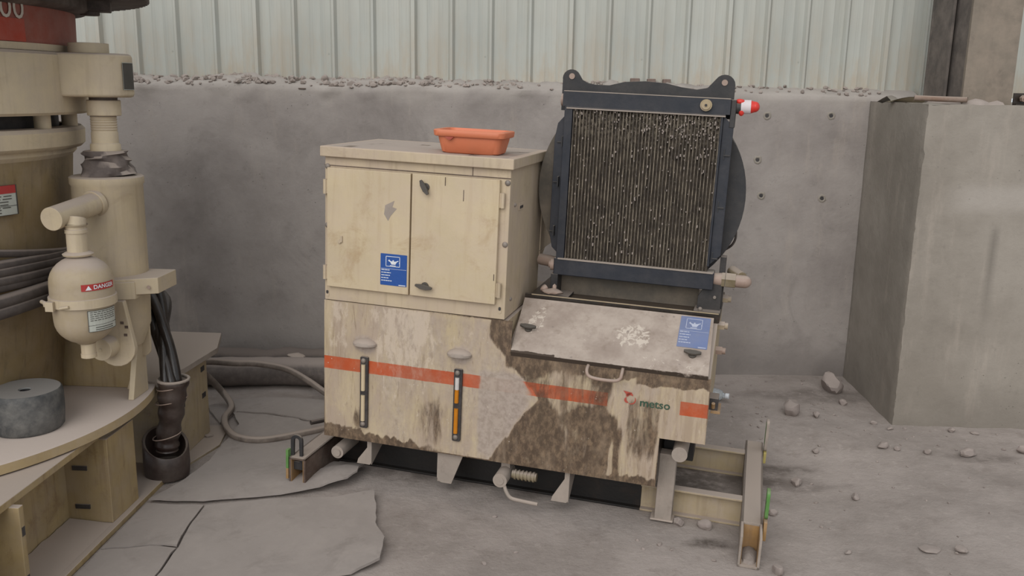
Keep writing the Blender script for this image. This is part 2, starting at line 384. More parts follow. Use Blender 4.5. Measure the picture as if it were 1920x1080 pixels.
def ss(a, b, x):
    t = max(0, min(1, (x-a)/(b-a))) if b != a else float(x > a); return t*t*(3-2*t)

# ---------------------------------------------------------------- frames
# MW: frame of the oil unit, turned and slightly out of level
tau, psi = .0311, -.2131
MW = Matrix.Translation((-.949, 3.479, 0)) @ Matrix.Rotation(psi, 4, 'Z') @ Matrix.Rotation(tau, 4, 'Y')
MI = Matrix.Translation((-.949, 3.479, 0)) @ Matrix.Rotation(psi, 4, 'Z')
MIi = MI.inverted()
def ground_z(x, y):
    p = MIi @ Vector((x, y, 0))
    base = -.0311*max(-.1, min(p.x, 1.85))
    fx = ss(-1.2, -.1, p.x)*(1-ss(1.85, 2.6, p.x)); fy = ss(-.9, -.25, p.y)*(1-ss(.8, 1.3, p.y))
    rough = .010*nz(x*1.3, y*1.3)+.005*nz(x*5, y*5, 3)
    k = fx*fy
    return base*k+rough*(1-.75*k)*ss(-1.9, -1.1, x)
# ---------------------------------------------------------------- setting: ground
b = B(); X0, X1, Y0, Y1, ST = -4.6, 4.4, -2., 5.4, .035
nx = int((X1-X0)/ST); ny = int((Y1-Y0)/ST)
b.add([(X0+(X1-X0)*i/nx, Y0+(Y1-Y0)*j/ny, ground_z(X0+(X1-X0)*i/nx, Y0+(Y1-Y0)*j/ny)-.001) for j in range(ny+1) for i in range(nx+1)],
      [(j*(nx+1)+i, j*(nx+1)+i+1, (j+1)*(nx+1)+i+1, (j+1)*(nx+1)+i) for j in range(ny) for i in range(nx)], True)
fl = obj('floor', b, 'floor', kind='structure', sharp=180)
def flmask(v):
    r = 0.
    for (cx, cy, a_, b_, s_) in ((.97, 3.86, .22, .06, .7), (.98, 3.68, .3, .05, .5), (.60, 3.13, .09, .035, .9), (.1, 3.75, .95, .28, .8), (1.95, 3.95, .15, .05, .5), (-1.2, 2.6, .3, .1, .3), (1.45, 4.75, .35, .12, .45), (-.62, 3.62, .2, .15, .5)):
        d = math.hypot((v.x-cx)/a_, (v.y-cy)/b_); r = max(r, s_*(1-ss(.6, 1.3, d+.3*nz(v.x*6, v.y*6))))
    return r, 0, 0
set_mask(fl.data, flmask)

# ---------------------------------------------------------------- setting: concrete wall (runs slightly askew), ledge, pier
def wy(x): return 5.13+.048*(x-1.68)
def wtop(x): return 1.598+.012*nz(x*2, 3)-.01*ss(.9, 1.7, x)
b = B(); nxw, nzw = 240, 60; xs = [-4.4+6.35*i/nxw for i in range(nxw+1)]
vs = []
for j in range(nzw+1):
    for x in xs:
        z = -.06+(wtop(x)+.06)*j/nzw
        y = wy(x)+.004*nz(x*2.5, z*2.5)-.03*max(0, nz(x*9, z*16, 1, 4))*ss(1.50, 1.57, z)*(1-.7*ss(.6, 1.1, x))
        vs.append((x, y, z))
# ragged ledge on top running back to the cladding
for k in range(1, 9):
    for x in xs:
        t = k/8; y = wy(x)+.15*t
        rr = max(0, nz(x*9, t*4, 5, 4)+.15); z = wtop(x)+.05*t**.7+.045*rr*math.sin(PI*min(1, t*1.15))*(1-.75*ss(.75, 1.1, x))
        vs.append((x, y, z))
N = nxw+1; rows = nzw+9
b.add(vs, [(j*N+i, j*N+i+1, (j+1)*N+i+1, (j+1)*N+i) for j in range(rows-1) for i in range(nxw)], True)
ba = [(-4.4, wy(-4.4)+.15), (1.95, wy(1.95)+.15)]
b.add([(ba[0][0], ba[0][1], -.06), (ba[1][0], ba[1][1], -.06), (ba[1][0], ba[1][1], 1.6), (ba[0][0], ba[0][1], 1.6)], [(0, 1, 2, 3)])
wl = obj('wall_back', b, 'concrete', kind='structure', sharp=180)
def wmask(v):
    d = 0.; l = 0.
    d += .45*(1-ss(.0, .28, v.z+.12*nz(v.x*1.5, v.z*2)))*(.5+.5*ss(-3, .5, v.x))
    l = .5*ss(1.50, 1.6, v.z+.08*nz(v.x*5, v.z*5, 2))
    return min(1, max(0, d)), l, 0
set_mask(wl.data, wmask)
for (hx, hz) in ((1.125, 1.484), (1.475, 1.490), (1.126, 1.045), (1.466, 1.036), (1.091, 1.243)):
    y = wy(hx)-.001; b = B(); n = 16
    b.lathe([(.009, .0), (.015, -.004), (.021, -.002), (.024, .003)], (0, 0, 0), n, mod=lambda r, z, a, j: (r*(1+.2*nz(math.cos(a)*2+hx, math.sin(a)*2, hz)), z)); b.m = 1; b.lathe([(.012, -.001), (.001, -.0012)], (0, 0, 0), n)
    b.xf(Matrix.Translation((hx, y, hz)) @ Matrix.Rotation(-PI/2, 4, 'X')); obj('tie_hole', b, ['concrete_pier', 'frame_black'], wl)
# formwork groove next to the pier
pier = B()
PX, PY, PZ = 1.684, 4.338, 1.57
def pnoise(x, y, z): return .004*nz(x*3+y, z*3, 7)
nz_, nyp, nxp = 70, 34, 60
vs = []
def edge_chip(y, z): return .012*max(0, nz(y*14, z*14, 2, 4))
for j in range(nz_+1):
    z = -.06+(PZ+.06)*j/nz_
    for i in range(nyp+1):
        t = i/nyp; y = 5.14-(5.14-PY)*t
        vs.append((PX+pnoise(y, 0, z)+(edge_chip(z, 1)+.004 if i == nyp else 0), y, z-.02*max(0, nz(y*6, 1, 1, 3))*(j == nz_)))
    for i in range(1, nxp+1):
        x = PX+2.1*(i/nxp)**1.3
        vs.append((x, PY+pnoise(x, 0, z)+(.008 if i == 1 else 0)*0, z-.012*max(0, nz(x*6, 4, 1, 3))*(j == nz_)))
N = nyp+nxp+1
pier.add(vs, [(j*N+i, j*N+i+1, (j+1)*N+i+1, (j+1)*N+i) for j in range(nz_) for i in range(N-1)], True)
nt = 14; vs = []
for k in range(nt+1):
    for i in range(61):
        x = PX+2.1*(i/60)**1.3; y = PY+(5.3-PY)*k/nt
        vs.append((x, y, PZ-.006+.012*nz(x*5, y*5, 3)+(.05*max(0, nz(x*4, y*4, 9))*ss(4.5, 4.9, y))*(k > 0)))
pier.add(vs, [(k*61+i, k*61+i+1, (k+1)*61+i+1, (k+1)*61+i) for k in range(nt) for i in range(60)], True)
po = obj('wall_right', pier, 'concrete_pier', kind='structure', sharp=50)
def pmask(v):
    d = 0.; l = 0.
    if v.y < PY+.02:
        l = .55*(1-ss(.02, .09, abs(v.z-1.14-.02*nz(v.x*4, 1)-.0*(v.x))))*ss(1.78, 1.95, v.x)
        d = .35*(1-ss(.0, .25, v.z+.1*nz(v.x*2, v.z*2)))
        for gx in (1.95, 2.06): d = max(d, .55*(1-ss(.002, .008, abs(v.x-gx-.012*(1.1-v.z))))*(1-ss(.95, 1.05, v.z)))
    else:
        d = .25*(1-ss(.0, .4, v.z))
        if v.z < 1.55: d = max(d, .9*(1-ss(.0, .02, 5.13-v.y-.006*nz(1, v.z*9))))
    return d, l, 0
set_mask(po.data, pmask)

# cladding: separate corrugated sheets lapped at the seams
PW = .868
prof = [(0, 0), (.018, 0), (.026, -.026), (.044, -.026), (.052, 0)]
def sheet_profile():
    p = []
    for k in range(4):
        x = k*PW/4
        if k == 0: p += [(x, -.004), (x+.010, -.028), (x+.030, -.030), (x+.042, -.002), (x+.05, 0)]
        else: p += [(x-.004, 0), (x+.008, -.022), (x+.020, -.022), (x+.034, 0)]
        p += [(x+PW/4*.42, 0), (x+PW/4*.45, -.003), (x+PW/4*.49, 0), (x+PW/4*.70, 0), (x+PW/4*.73, -.003), (x+PW/4*.77, 0)]
    p += [(PW-.004, 0), (PW+.004, -.004)]
    return p
x0 = -2.587-2*PW
sh = None
for k in range(8):
    xa = x0+k*PW
    if xa > 3.2: break
    y = wy(xa)+.125-(.0 if k % 2 else .001)
    if sh is None:
        b = B(); P_ = sheet_profile(); zs = [1.60, 2.2, 3.6]
        b.add([(px, py, z) for z in zs for (px, py) in P_], [(j*len(P_)+i, j*len(P_)+i+1, (j+1)*len(P_)+i+1, (j+1)*len(P_)+i) for j in range(2) for i in range(len(P_)-1)])
        sh = obj('siding_sheet', b, 'siding', wl); o = sh
    else:
        o = sh.copy(); COL.objects.link(o); o.parent = wl
    o.location = (xa, y, 0); o.rotation_euler.z = math.atan(.048)

# H-section steel column standing on the pier
t = thing('steel_column', 'dark dusty steel H-column standing on the concrete pier at right', 'column', (1.98, 4.6, 1.55))
b = B().box(1.878, 2.105, 4.44, 4.462, 1.55, 3.4); obj('flange', b, 'column_lit', t, .002)
b = B().box(1.878, 2.105, 4.90, 4.92, 1.55, 3.4); obj('flange', b, 'column', t, .002)
b = B().box(1.905, 1.921, 4.462, 4.90, 1.55, 3.4); obj('web', b, 'column', t)
b = B().box(1.88, 1.892, 4.66, 4.90, 1.552, 3.4); obj('stiffener', b, 'column', t, .002)
b = B()
for i in range(9):
    a = i/9*2*PI; 
b.lathe([(.17, 0), (.15, .03), (.10, .05), (.001, .055)], (0, 0, 0), 24, mod=lambda r, z, a, j: (r*(1+.25*nz(math.cos(a)*2, math.sin(a)*2)), z))
b.xf(Matrix.Translation((1.97, 4.62, 1.55)) @ Matrix.Diagonal((1, 1.5, 1, 1)))
obj('grout_pad', b, 'rubble', t)
t = thing('bolt_bracket', 'small dark metal bracket with a bolt beside the steel column base', 'bracket', (2.16, 4.44, 1.565))
b = B().box(2.118, 2.2, 4.42, 4.46, 1.562, 1.575).box(2.118, 2.2, 4.452, 4.46, 1.575, 1.625); obj('bracket_plate', b, 'oil', t, .002)
b = B().cyl((2.155, 4.44, 1.6), (2.155, 4.415, 1.6), .017, n=6).cyl((2.155, 4.415, 1.6), (2.155, 4.405, 1.6), .01, n=10); obj('bolt', b, 'capbeige', t)
b = B().tube([(1.68, 4.50, 1.595), (1.78, 4.47, 1.592), (1.885, 4.40, 1.59)], .013, 12, False)
b.tube([(1.885, 4.40, 1.59), (1.78, 4.47, 1.592)], .009, 12, True)
tag(obj('thin_pipe', b, 'pipe_rust', origin=(1.78, 4.45, 1.578)), 'thin rusty pipe lying on top of the concrete pier', 'pipe')
b = B(); vs = []
for i in range(7):
    for j in range(3):
        x = 1.66+.15*i/6; y = 4.83-.06*j/2-.1*i/6; vs.append((x, y, 1.572+.026*math.sin(i/6*PI*.8)*(j/2)+.002))
b.add(vs, [(i*3+j, i*3+j+1, (i+1)*3+j+1, (i+1)*3+j) for i in range(6) for j in range(2)])
b.add([(v[0], v[1], v[2]-.003) for v in vs], [(i*3+j, (i+1)*3+j, (i+1)*3+j+1, i*3+j+1) for i in range(6) for j in range(2)])
tag(obj('paper_scrap', b, 'paper', origin=(1.72, 4.8, 1.57)), 'curled pale paper scrap on the pier top by the wall joint', 'paper')

# rubble along the ledge
def rock_geo(b, c, sx, sy, sz, seed, sub=2):
    bm = bmesh.new(); bmesh.ops.create_icosphere(bm, subdivisions=sub, radius=1)
    o = len(b.v); mp = {}
    rs = random.Random(seed); planes = [(Vector((rs.uniform(-1, 1), rs.uniform(-1, 1), rs.uniform(-.6, 1))).normalized(), rs.uniform(.55, .85)) for _ in range(7)]
    ro = Matrix.Rotation(rs.uniform(0, 6.3), 3, 'Z')
    vs = []
    for v in bm.verts:
        p = v.co.copy()
        for n_, d in planes:
            k = p.dot(n_)
            if k > d: p -= n_*(k-d)
        p *= 1+.12*nz(p.x*2+seed, p.y*2, p.z*2)
        p = ro @ Vector((p.x*sx, p.y*sy, p.z*sz)); vs.append(Vector(c)+p)
    b.add(vs, [[v.index for v in f.verts] for f in bm.faces]); bm.free()
b = B(); r = random.Random(3)
for i in range(620):
    x = r.uniform(-2.6, 1.75)
    dens = 1 if x < -.2 or .1 < x < .95 else .45
    if r.random() > dens: continue
    t_ = r.uniform(.45, .85) if r.random() < .55 else r.uniform(.0, .4)
    s = r.uniform(.006, .017)*(1.2 if x < -.7 else .9)
    rock_geo(b, (x, wy(x)+.15*t_, wtop(x)+.05*t_**.7+s*.5), s*r.uniform(1, 1.8), s, s*r.uniform(.6, 1), i, 1)
tag(obj('ledge_rubble', b, 'rubble'), 'crumbs of mortar and gravel along the top of the concrete wall', 'rubble', kind='stuff')
for (x, t_, s, lab) in ((-1.315, .55, .020, 'rounded grey lump at the right end of the rubble heap on the wall ledge'), (-1.50, .5, .016, 'small dark lump in the low rubble heap on the wall ledge, at upper left'),
                        (-1.44, .6, .014, 'small dark lump next to a darker lump on the left wall ledge')):
    b = B(); p = (x, wy(x)+.15*t_, wtop(x)+.05*t_**.7+s*.95); rock_geo(b, p, s*1.15, s, s, int(x*100), 2)
    tag(obj('rubble_lump', b, 'rubble', origin=p), lab, 'stone', 'lumps on the wall ledge')
for i, (x, w_) in enumerate(((.49, .045), (.575, .042), (.40, .05))):
    b = B(); p = (x, wy(x)+.08, wtop(x)+.05); b.box(x-w_/2, x+w_/2, p[1]-.02, p[1]+.03, p[2]-.002, p[2]+.024)
    tag(obj('brick_piece', b, 'brick', bevel=.004, origin=p), ['reddish brick fragment on the ledge above the oil cooler, middle of three', 'reddish brick fragment on the ledge above the oil cooler, rightmost of three', 'reddish brick fragment on the ledge above the oil cooler, leftmost of three'][i], 'brick', 'brick fragments on the ledge')
b = B().box(-2.0+.56, -2.0+.60, wy(-1.42)-.006, wy(-1.42)+.03, 1.583, 1.589)
tag(obj('metal_clip', b, 'rust', origin=(-1.42, wy(-1.42), 1.585)), 'short dark metal strip sticking out of the wall top at upper left', 'metal strip')

# ---------------------------------------------------------------- skid
org = (.85, .3, 0)
sk = thing('steel_skid', 'rusty cream steel skid frame under the oil tank with open beam ends', 'skid', org, MW)
def ubeam(x0, x1, y0, y1, h, name, m1, m2='ochre'):
    b = B(); tk = .009
    b.box(x0, x0+tk, y0, y1, 0, h).box(x1-tk, x1, y0, y1, 0, h).box(x0, x1, y0, y1, 0, tk).box(x0, x1, y0+.12, y1, h-tk, h)
    b.m = 1
    b.box(x0+tk, x0+tk+.002, y0+.002, y0+.12, tk, h-.004).box(x1-tk-.002, x1-tk, y0+.002, y0+.12, tk, h-.004)
    b.box(x0, x1, y0+.119, y0+.121, tk, h-tk)
    return obj(name, b, [m1, m2], sk, .0015)
bm_ = B(); tk = .009
bm_.box(-.085, -.076, -.145, .80, 0, .135).box(-.022, -.013, -.145, .80, 0, .135).box(-.085, -.013, -.145, .80, 0, .009).box(-.085, -.013, -.145, .80, .126, .135)
bm_.m = 1; bm_.box(-.0762, -.074, -.1455, .1, .009, .126).box(-.024, -.0218, -.1455, .1, .009, .126)
l = obj('cross_beam', bm_, ['rust', 'ochre'], sk, .0015); l['label'] = 'dark oily left cross beam'
ubeam(1.692, 1.768, -.145, .80, .118, 'cross_beam', 'greydust')['label'] = 'dust-covered right cross beam with open end'
b = B(); b.lathe([(.045, 0), (.04, .012), (.02, .022), (.001, .025)], (0, 0, 0), 20, mod=lambda r, z, a, j: (r*(1+.3*nz(math.cos(a)*2, math.sin(a)*2, 4)), z)); b.xf(Matrix.Translation((1.73, -.07, .008)) @ Matrix.Diagonal((.7, 1.5, 1, 1))); obj('dirt_heap', b, 'floor', sk)
def rail(y):
    b = B()
    for (xa, xb, m) in ((-.013, 1.30, 1), (1.30, 1.692, 0)):  # stretch below the tank coloured black, oil plus painted shade
        b.m = m; b.box(xa, xb, y+.035, y+.043, .0, .115).box(xa, xb, y, y+.045, .108, .116).box(xa, xb, y+.01, y+.045, .0, .008)
    return obj('rail', b, ['dustcream', 'oil_shade'], sk, .0015)
rail(.16); rail(.645)
b = B().box(.03, 1.33, .212, .64, .0, .006); obj('under_shade_sheet', b, 'oil_shade', sk)  # thin black sheet added as painted shade below the tank
# lifting lugs
def loop_lug(cx, y, z0, w_, h, tk, m, ax='x'):
    b = B(); o = []; inn = []
    n = 10
    for k in range(n+1): a = PI-PI*k/n; o.append((w_/2*math.cos(a), h-w_/2+w_/2*math.sin(a))); inn.append(((w_/2-.015)*math.cos(a), h-w_/2+(w_/2-.015)*math.sin(a)))
    outer = [(-w_/2, 0)]+o+[(w_/2, 0)]; inner = [(-w_/2+.013, .035)]+inn+[(w_/2-.013, .035)]
    N = len(outer); vs = [(p[0], 0, p[1]) for p in outer]+[(p[0], 0, p[1]) for p in inner]+[(p[0], tk, p[1]) for p in outer]+[(p[0], tk, p[1]) for p in inner]
    fs = []
    for i in range(N-1):
        fs += [(i, i+1, N+i+1, N+i), (2*N+i, 3*N+i, 3*N+i+1, 2*N+i+1), (i, 2*N+i, 2*N+i+1, i+1), (N+i, N+i+1, 3*N+i+1, 3*N+i)]
    fs += [(0, N, 2*N-1, N-1), (2*N, 3*N-1, 4*N-1, 3*N), (0, N-1, 3*N-1, 2*N), (N, 3*N, 4*N-1, 2*N-1)]
    b.add(vs, fs); b.xf(Matrix.Translation((cx, y, z0))); return b
obj('lifting_lug', loop_lug(-.062, -.125, .075, .052, .150, .011, None), 'shroud', sk, .0015)['label'] = 'dark loop-shaped lifting lug'
b = B().box(-.0985, -.0875, -.147, -.125, .085, .165); b.m = 1; b.box(-.0985, -.0875, -.147, -.125, .04, .085); obj('lug_plate', b, ['green', 'ochre'], sk, .001)
b = B(); b.prism(rrect(-.045, .012, .145, .255, .02), 'x', 1.7705, 1.7825); b.m = 1; b.prism(rrect(-.06, .03, .07, .145, .004), 'x', 1.7705, 1.7825); b.m = 2; b.cyl((1.7695, -.017, .205), (1.7835, -.017, .205), .008, n=12)
obj('lifting_lug', b, ['green', 'ochre', 'black'], sk, .001)['label'] = 'upright green lifting lug at the near right corner'
b = B(); b.prism(rrect(.68, .74, .12, .26, .02), 'x', 1.7705, 1.7825); b.m = 1; b.prism(rrect(.67, .75, .07, .12, .004), 'x', 1.7705, 1.7825); b.m = 2; b.box(1.7690, 1.7703, .69, .72, .15, .25)
obj('lifting_lug', b, ['greydust', 'straw', 'green'], sk, .001)['label'] = 'far right lifting lug with pale yellow foot'

# ---------------------------------------------------------------- oil tank
org = (.75, .3, .12)
tk_ = thing('oil_tank', 'stained cream oil tank with an orange stripe, standing on the steel skid', 'oil tank', org, MW)
b = B()
b.box(0, .76, .004, .76, .192, .764)
b.prism([(.004, .192), (.004, .628), (.25, .782), (.76, .782), (.76, .192)], 'x', .76, 1.362)
b.prism([(.004, .387), (.004, .628), (.25, .782), (.76, .782), (.76, .387)], 'x', 1.362, 1.53)
obj('tank_shell', b, 'dustcream', tk_, .002)
obj('tank_floor', B().box(.004, 1.36, .006, .755, .186, .1915), 'oil_shade', tk_)
# front panel with paint, dust and oil
b = B()
def grid(x0, x1, z0, z1, st=.0075, y=0.):
    nx = max(1, round((x1-x0)/st)); nz2 = max(1, round((z1-z0)/st)); n = nx+1
    b.add([(x0+(x1-x0)*i/nx, y, z0+(z1-z0)*j/nz2) for j in range(nz2+1) for i in range(n)],
          [(j*n+i, j*n+i+1, (j+1)*n+i+1, (j+1)*n+i) for j in range(nz2) for i in range(nx)], True)
grid(0, .78, .192, .763); grid(.78, 1.364, .192, .632); grid(1.364, 1.531, .387, .636)
for (xa, xb, za, zb) in ((0, 1.364, .188, .192), (0, .78, .763, .766), (1.364, 1.531, .384, .387)): b.box(xa, xb, -.0005, .004, za, zb)
b.box(-.002, 0, -.0005, .004, .188, .766).box(1.364, 1.367, -.0005, .004, .188, .387).box(1.531, 1.534, -.0005, .004, .384, .636)
fp = obj('front_panel', b, 'panel', tk_, sharp=60)
def pm(v):
    x, z = v.x, v.z; n = nz(x*9, z*5, 1, 4); n2 = nz(x*30, z*4, 5, 3)
    bx = .885-.62*max(0, .47-z) if z < .47 else .885-.9*(z-.47)      # left border of the oiled area
    bx = max(bx, .70)
    o = .95*ss(-.015, .02, x-bx+.02*n)*(1-ss(1.17, 1.24, x+.06*n2))
    o *= .55+.45*ss(-.2, .3, nz(x*5, z*5, 9)+.35*(1-ss(.3, .46, z))+.25*(x < .98))
    o = max(o, .55*ss(1.0, .7, abs(x-1.30)/.07+.3*n2)*ss(.2, .34, z)*(1-ss(.5, .57, z)))
    o = max(o, .30*ss(1.15, 1.22, x)*(1-ss(.42, .6, z)))
    o = max(o, .9*ss(1.23, 1.29, x+.01*n)*ss(.566, .588, z+.028*ss(1.38, 1.5, x)*0+.02*n-.02*ss(1.42, 1.5, x)))
    o = max(o, .85*ss(.76, .79, x)*ss(.585, .61, z+.02*n2))
    o = max(o, .8*(1-ss(.015, .05, abs(x-.785-.18*max(0, z-.6)+.02*n)))*ss(.55, .6, z))
    o = max(o, (.9-.5*ss(.3, .6, x)*(x < .8))*(1-ss(.20, .235, z-.03*ss(.35, 0, x)+.025*n2)))
    o = max(o, .55*(1-ss(.02, .07, math.hypot(x-.15, (z-.28)*.6)+.02*n)))
    o = max(o, .54*(1-ss(.03, .17, math.hypot((x-.46), (z-.31)*.8)+.05*n)))
    o = max(o, .40*(1-ss(.004, .03, .766-z+.012*n))*ss(.25, .4, x))
    if 1.38 < x: o *= 1-.8*(1-ss(.52, .55, z))*ss(.47, .5, z)
    o *= 1-.35*(1-ss(.3, 1.1, math.hypot((x-1.04)/.10, (z-.33)/.10)+.5*n))*(x > .9)
    s_ = .30*ss(1.3, .3, abs(x-.34+.03*n)/.15)*ss(.32, .55, z+.03*n)+.26+.10*n
    s_ = max(s_, .7*(1-ss(.02, .06, abs(x-.40-.1*(z-.6))))*ss(.58, .64, z))
    s_ = max(s_, .5*ss(1.0, .5, abs(x-.06)/.07)*ss(.52, .6, z))
    s_ = max(s_, .62*ss(1.2, 1.28, x)*ss(.54, .56, z)*0)
    d_ = .92*ss(.63, .67, x+.02*n)*(1-ss(.80, .90, x-.25*(z-.4)+.03*n))*(1-ss(.53, .60, z))
    d_ = max(d_, .75*(1-ss(.03, .07, math.hypot(x-.175, (z-.60)*1.2)))); d_ = max(d_, .75*(1-ss(.03, .075, math.hypot(x-.575, (z-.605)*1.2))))
    d_ = max(d_, .5*ss(.38, .5, x)*(1-ss(.5, .58, x))*(1-ss(.3, .42, z)))
    d_ = max(d_, .45*ss(.1, .3, x)*(x < .9)); d_ = max(d_, .42*ss(1.16, 1.2, x)*(1-.6*ss(1.40, 1.44, x)))
    d_ = max(d_, .15*ss(.85, .95, x)*(x < 1.17))
    return max(0, min(1, o)), max(0, min(1, s_)), max(0, min(1, d_*(1-o)))
set_mask(fp.data, pm, org)
# fill-point ledges
for cx, cz in ((.177, .612), (.575, .618)):
    b = B(); b.lathe([(.050, 0), (.050, .008), (.040, .018), (.018, .026), (.001, .027)], (0, 0, 0), 20, PI, 2*PI, mod=None)
    b.lathe([(.001, 0), (.050, 0)], (0, 0, 0), 20, PI, 2*PI)
    b.xf(Matrix.Translation((cx, -.0005, cz-.012)) @ Matrix.Diagonal((1, .8, 1, 1))); obj('bolt_cover', b, 'greydust', tk_)
def gauge(cx, cz0, cz1, oil):
    b = B().prism(rrect(cx-.017, cx+.017, cz0, cz1, .006), 'y', -.012, -.0005)
    g = obj('sight_gauge', b, 'frame_black', tk_, .002)
    g['label'] = 'oil level gauge with amber oil' if oil else 'oil level gauge with pale empty tubes'
    h = (cz1-cz0); mid = (cz0+cz1)/2
    def seg(za, zb, m): obj('gauge_tube', B().cyl((cx-.002, -.014, za), (cx-.002, -.014, zb), .0085, n=12), m, g)
    if oil: seg(mid+.012+.055, cz1-.035, 'tube_white'); seg(mid+.012, mid+.067, 'tube_oil'); seg(cz0+.035, mid-.012, 'tube_oil')
    else: seg(mid+.01, cz1-.032, 'tube_pale'); seg(cz0+.032, mid-.01, 'tube_pale')
    for z in (cz0+.017, cz1-.016): obj('gauge_bolt', B().sphere((cx-.002, -.013, z), .0105, 1, .8, 1), 'bolt', g)
gauge(.178, .250, .552, False); gauge(.575, .253, .553, True)
# logo and lettering
b = B()
for (vs, fs) in (text_geo('metso', .043, bold=.0006),):
    b.add([(1.283+v.x*1.05, -.0022, .512+v.y-.012) for v in vs], fs)
obj('logo_lettering', b, 'logo_green', tk_)
b = B()
def arc_band(cx, cz, r0, r1, a0, a1, n=14, y=-.0022):
    vs = []
    for i in range(n+1):
        a = a0+(a1-a0)*i/n; w_ = (r1-r0)*math.sin(PI*i/n)**.6+.0006
        vs += [(cx+r0*math.cos(a), y, cz+r0*math.sin(a)), (cx+(r0+w_)*math.cos(a), y, cz+(r0+w_)*math.sin(a))]
    b.add(vs, [(2*i, 2*i+1, 2*i+3, 2*i+2) for i in range(n)])
arc_band(1.248, .522, .0145, .024, .30*PI, .88*PI); arc_band(1.248, .522, .0145, .023, .9*PI, 1.38*PI); arc_band(1.248, .522, .0175, .0215, 1.40*PI, 2.15*PI)
b.add([(1.220, -.0022, .552), (1.254, -.0022, .547), (1.238, -.0022, .530)], [(0, 1, 2)])
obj('logo_emblem', b, 'logo_red', tk_)
# hatch lid on the sloping front
LA = Vector((0, .0, .632)); ang = math.atan2(.157, .25); LL = math.hypot(.157, .25)
LM = Matrix.Translation(LA+Vector((0, -.004, .004))) @ Matrix.Rotation(ang, 4, 'X')   # local: x, along-slope y, normal z
b = B(); nxl, nyl = 150, 60
def lidx(u, t): a = .781*(1-t)+.765*t; c_ = 1.522*(1-t)+1.514*t; return a+(c_-a)*u
vs = [(lidx(i/nxl, j/nyl), LL*j/nyl, .016) for j in range(nyl+1) for i in range(nxl+1)]
b.add(vs, [(j*(nxl+1)+i, j*(nxl+1)+i+1, (j+1)*(nxl+1)+i+1, (j+1)*(nxl+1)+i) for j in range(nyl) for i in range(nxl)], True)
cs = [(.781, 0), (1.522, 0), (1.514, LL), (.765, LL)]
b.add([(p[0], p[1], .016) for p in cs]+[(p[0], p[1], -.006) for p in cs], [(i, (i+1) % 4, (i+1) % 4+4, i+4) for i in range(4)])
b.xf(LM); lid = obj('hatch_lid', b, 'lid', tk_, sharp=30)
LMi = LM.inverted()
def lm(v):
    p = LMi @ v; x, y = p.x, p.y; n = nz(x*12, y*12, 3)
    w_ = .62*(1-ss(.4, 1.2, math.hypot((x-1.23)/.10, (y-.16)/.085)+.3*n))
    w_ = max(w_, .55*(1-ss(.5, 1.2, math.hypot((x-.845)/.045, (y-.17)/.10)+.3*n)))
    w_ = max(w_, .35*ss(1.15, 1.3, x)*(1-ss(.05, .1, y+.02*n))); w_ = max(w_, .18)
    o = .8*(1-ss(.004, .02, y+.01*n))*(.4+.6*(x < .95)); o = max(o, .45*(1-ss(.0, .012, abs(y-0))))
    if p.z < .01: o = .7
    return o, w_, 0
set_mask(lid.data, lm, org)
def latch(parent, M_, L=.045):
    b = B().cyl((0, 0, 0), (0, 0, .008), .015, n=16).cyl((0, 0, .008), (0, 0, .017), .009, n=12)
    b.prism([(-L, -.004), (-.012, -.011), (.012, -.011), (L, -.004), (L, .004), (.012, .008), (-.012, .008), (-L, .004)], 'z', .014, .024)
    b.xf(M_); return obj('latch', b, 'latch', parent, .0015)
for (x, y) in ((.822, .125), (1.455, .092)): latch(lid, LM @ Matrix.Translation((x, y, .016)) @ Matrix.Rotation(-.05, 4, 'Z'), .032)
b = B(); b.tube(smooth_path([(1.082, -.003, .632), (1.082, -.03, .618), (1.095, -.036, .600), (1.14, -.036, .594), (1.19, -.036, .596), (1.208, -.034, .606), (1.212, -.028, .622), (1.212, -.003, .636)], 5), .0065, 10)
obj('grab_handle', b, 'capbeige', lid)
def sticker(M_, w_, h, parent, mb, mw, name='instruction_sticker'):
    b = B(); b.prism(rrect(0, w_, 0, h, .002, 2), 'z', 0, .0012)
    b.m = 1; z = .0018
    ix0, ix1, iy0, iy1 = w_*.20, w_*.74, h*.60, h*.93; tt = w_*.02
    for r_ in ((ix0, ix1, iy0, iy0+tt), (ix0, ix1, iy1-tt, iy1), (ix0, ix0+tt, iy0, iy1), (ix1-tt, ix1, iy0, iy1)): b.box(r_[0], r_[1], r_[2], r_[3], .0012, z)
    s_ = w_/.11
    can = [(.032, .098), (.036, .103), (.042, .097), (.050, .096), (.050, .101), (.056, .101), (.056, .096), (.064, .097), (.074, .101), (.076, .099), (.068, .094), (.062, .084), (.046, .084), (.042, .092)]
    b.prism([(p[0]*s_, p[1]*h/.125) for p in can], 'z', .0012, z)
    b.add([(.0785*s_, .088*h/.125, z), (.080*s_, .094*h/.125, z), (.0775*s_, .094*h/.125, z)], [(0, 1, 2)])
    b.box(w_*.36, w_*.58, h*.625, h*.645, .0012, z)
    b.box(.002, w_-.002, h*.525, h*.532, .0012, z)
    for k, q in enumerate((.33, .38, .35, .30, .42)):
        x = .004
        rr = random.Random(k)
        while x < w_*q:
            l_ = rr.uniform(.006, .014)*s_; b.box(x, min(x+l_, w_*q+.002), h*(.475-.085*k), h*(.50-.085*k), .0012, z); x += l_+.0016
    b.box(w_*.70, w_*.96, h*.02, h*.045, .0012, z)
    b.xf(M_); return obj(name, b, [mb, mw], parent, sharp=30)
sticker(LM @ Matrix.Translation((1.392, .128, .0162)), .112, .160, lid, 'blue_faded', 'white_faded')['label'] = 'faded blue instruction sticker'
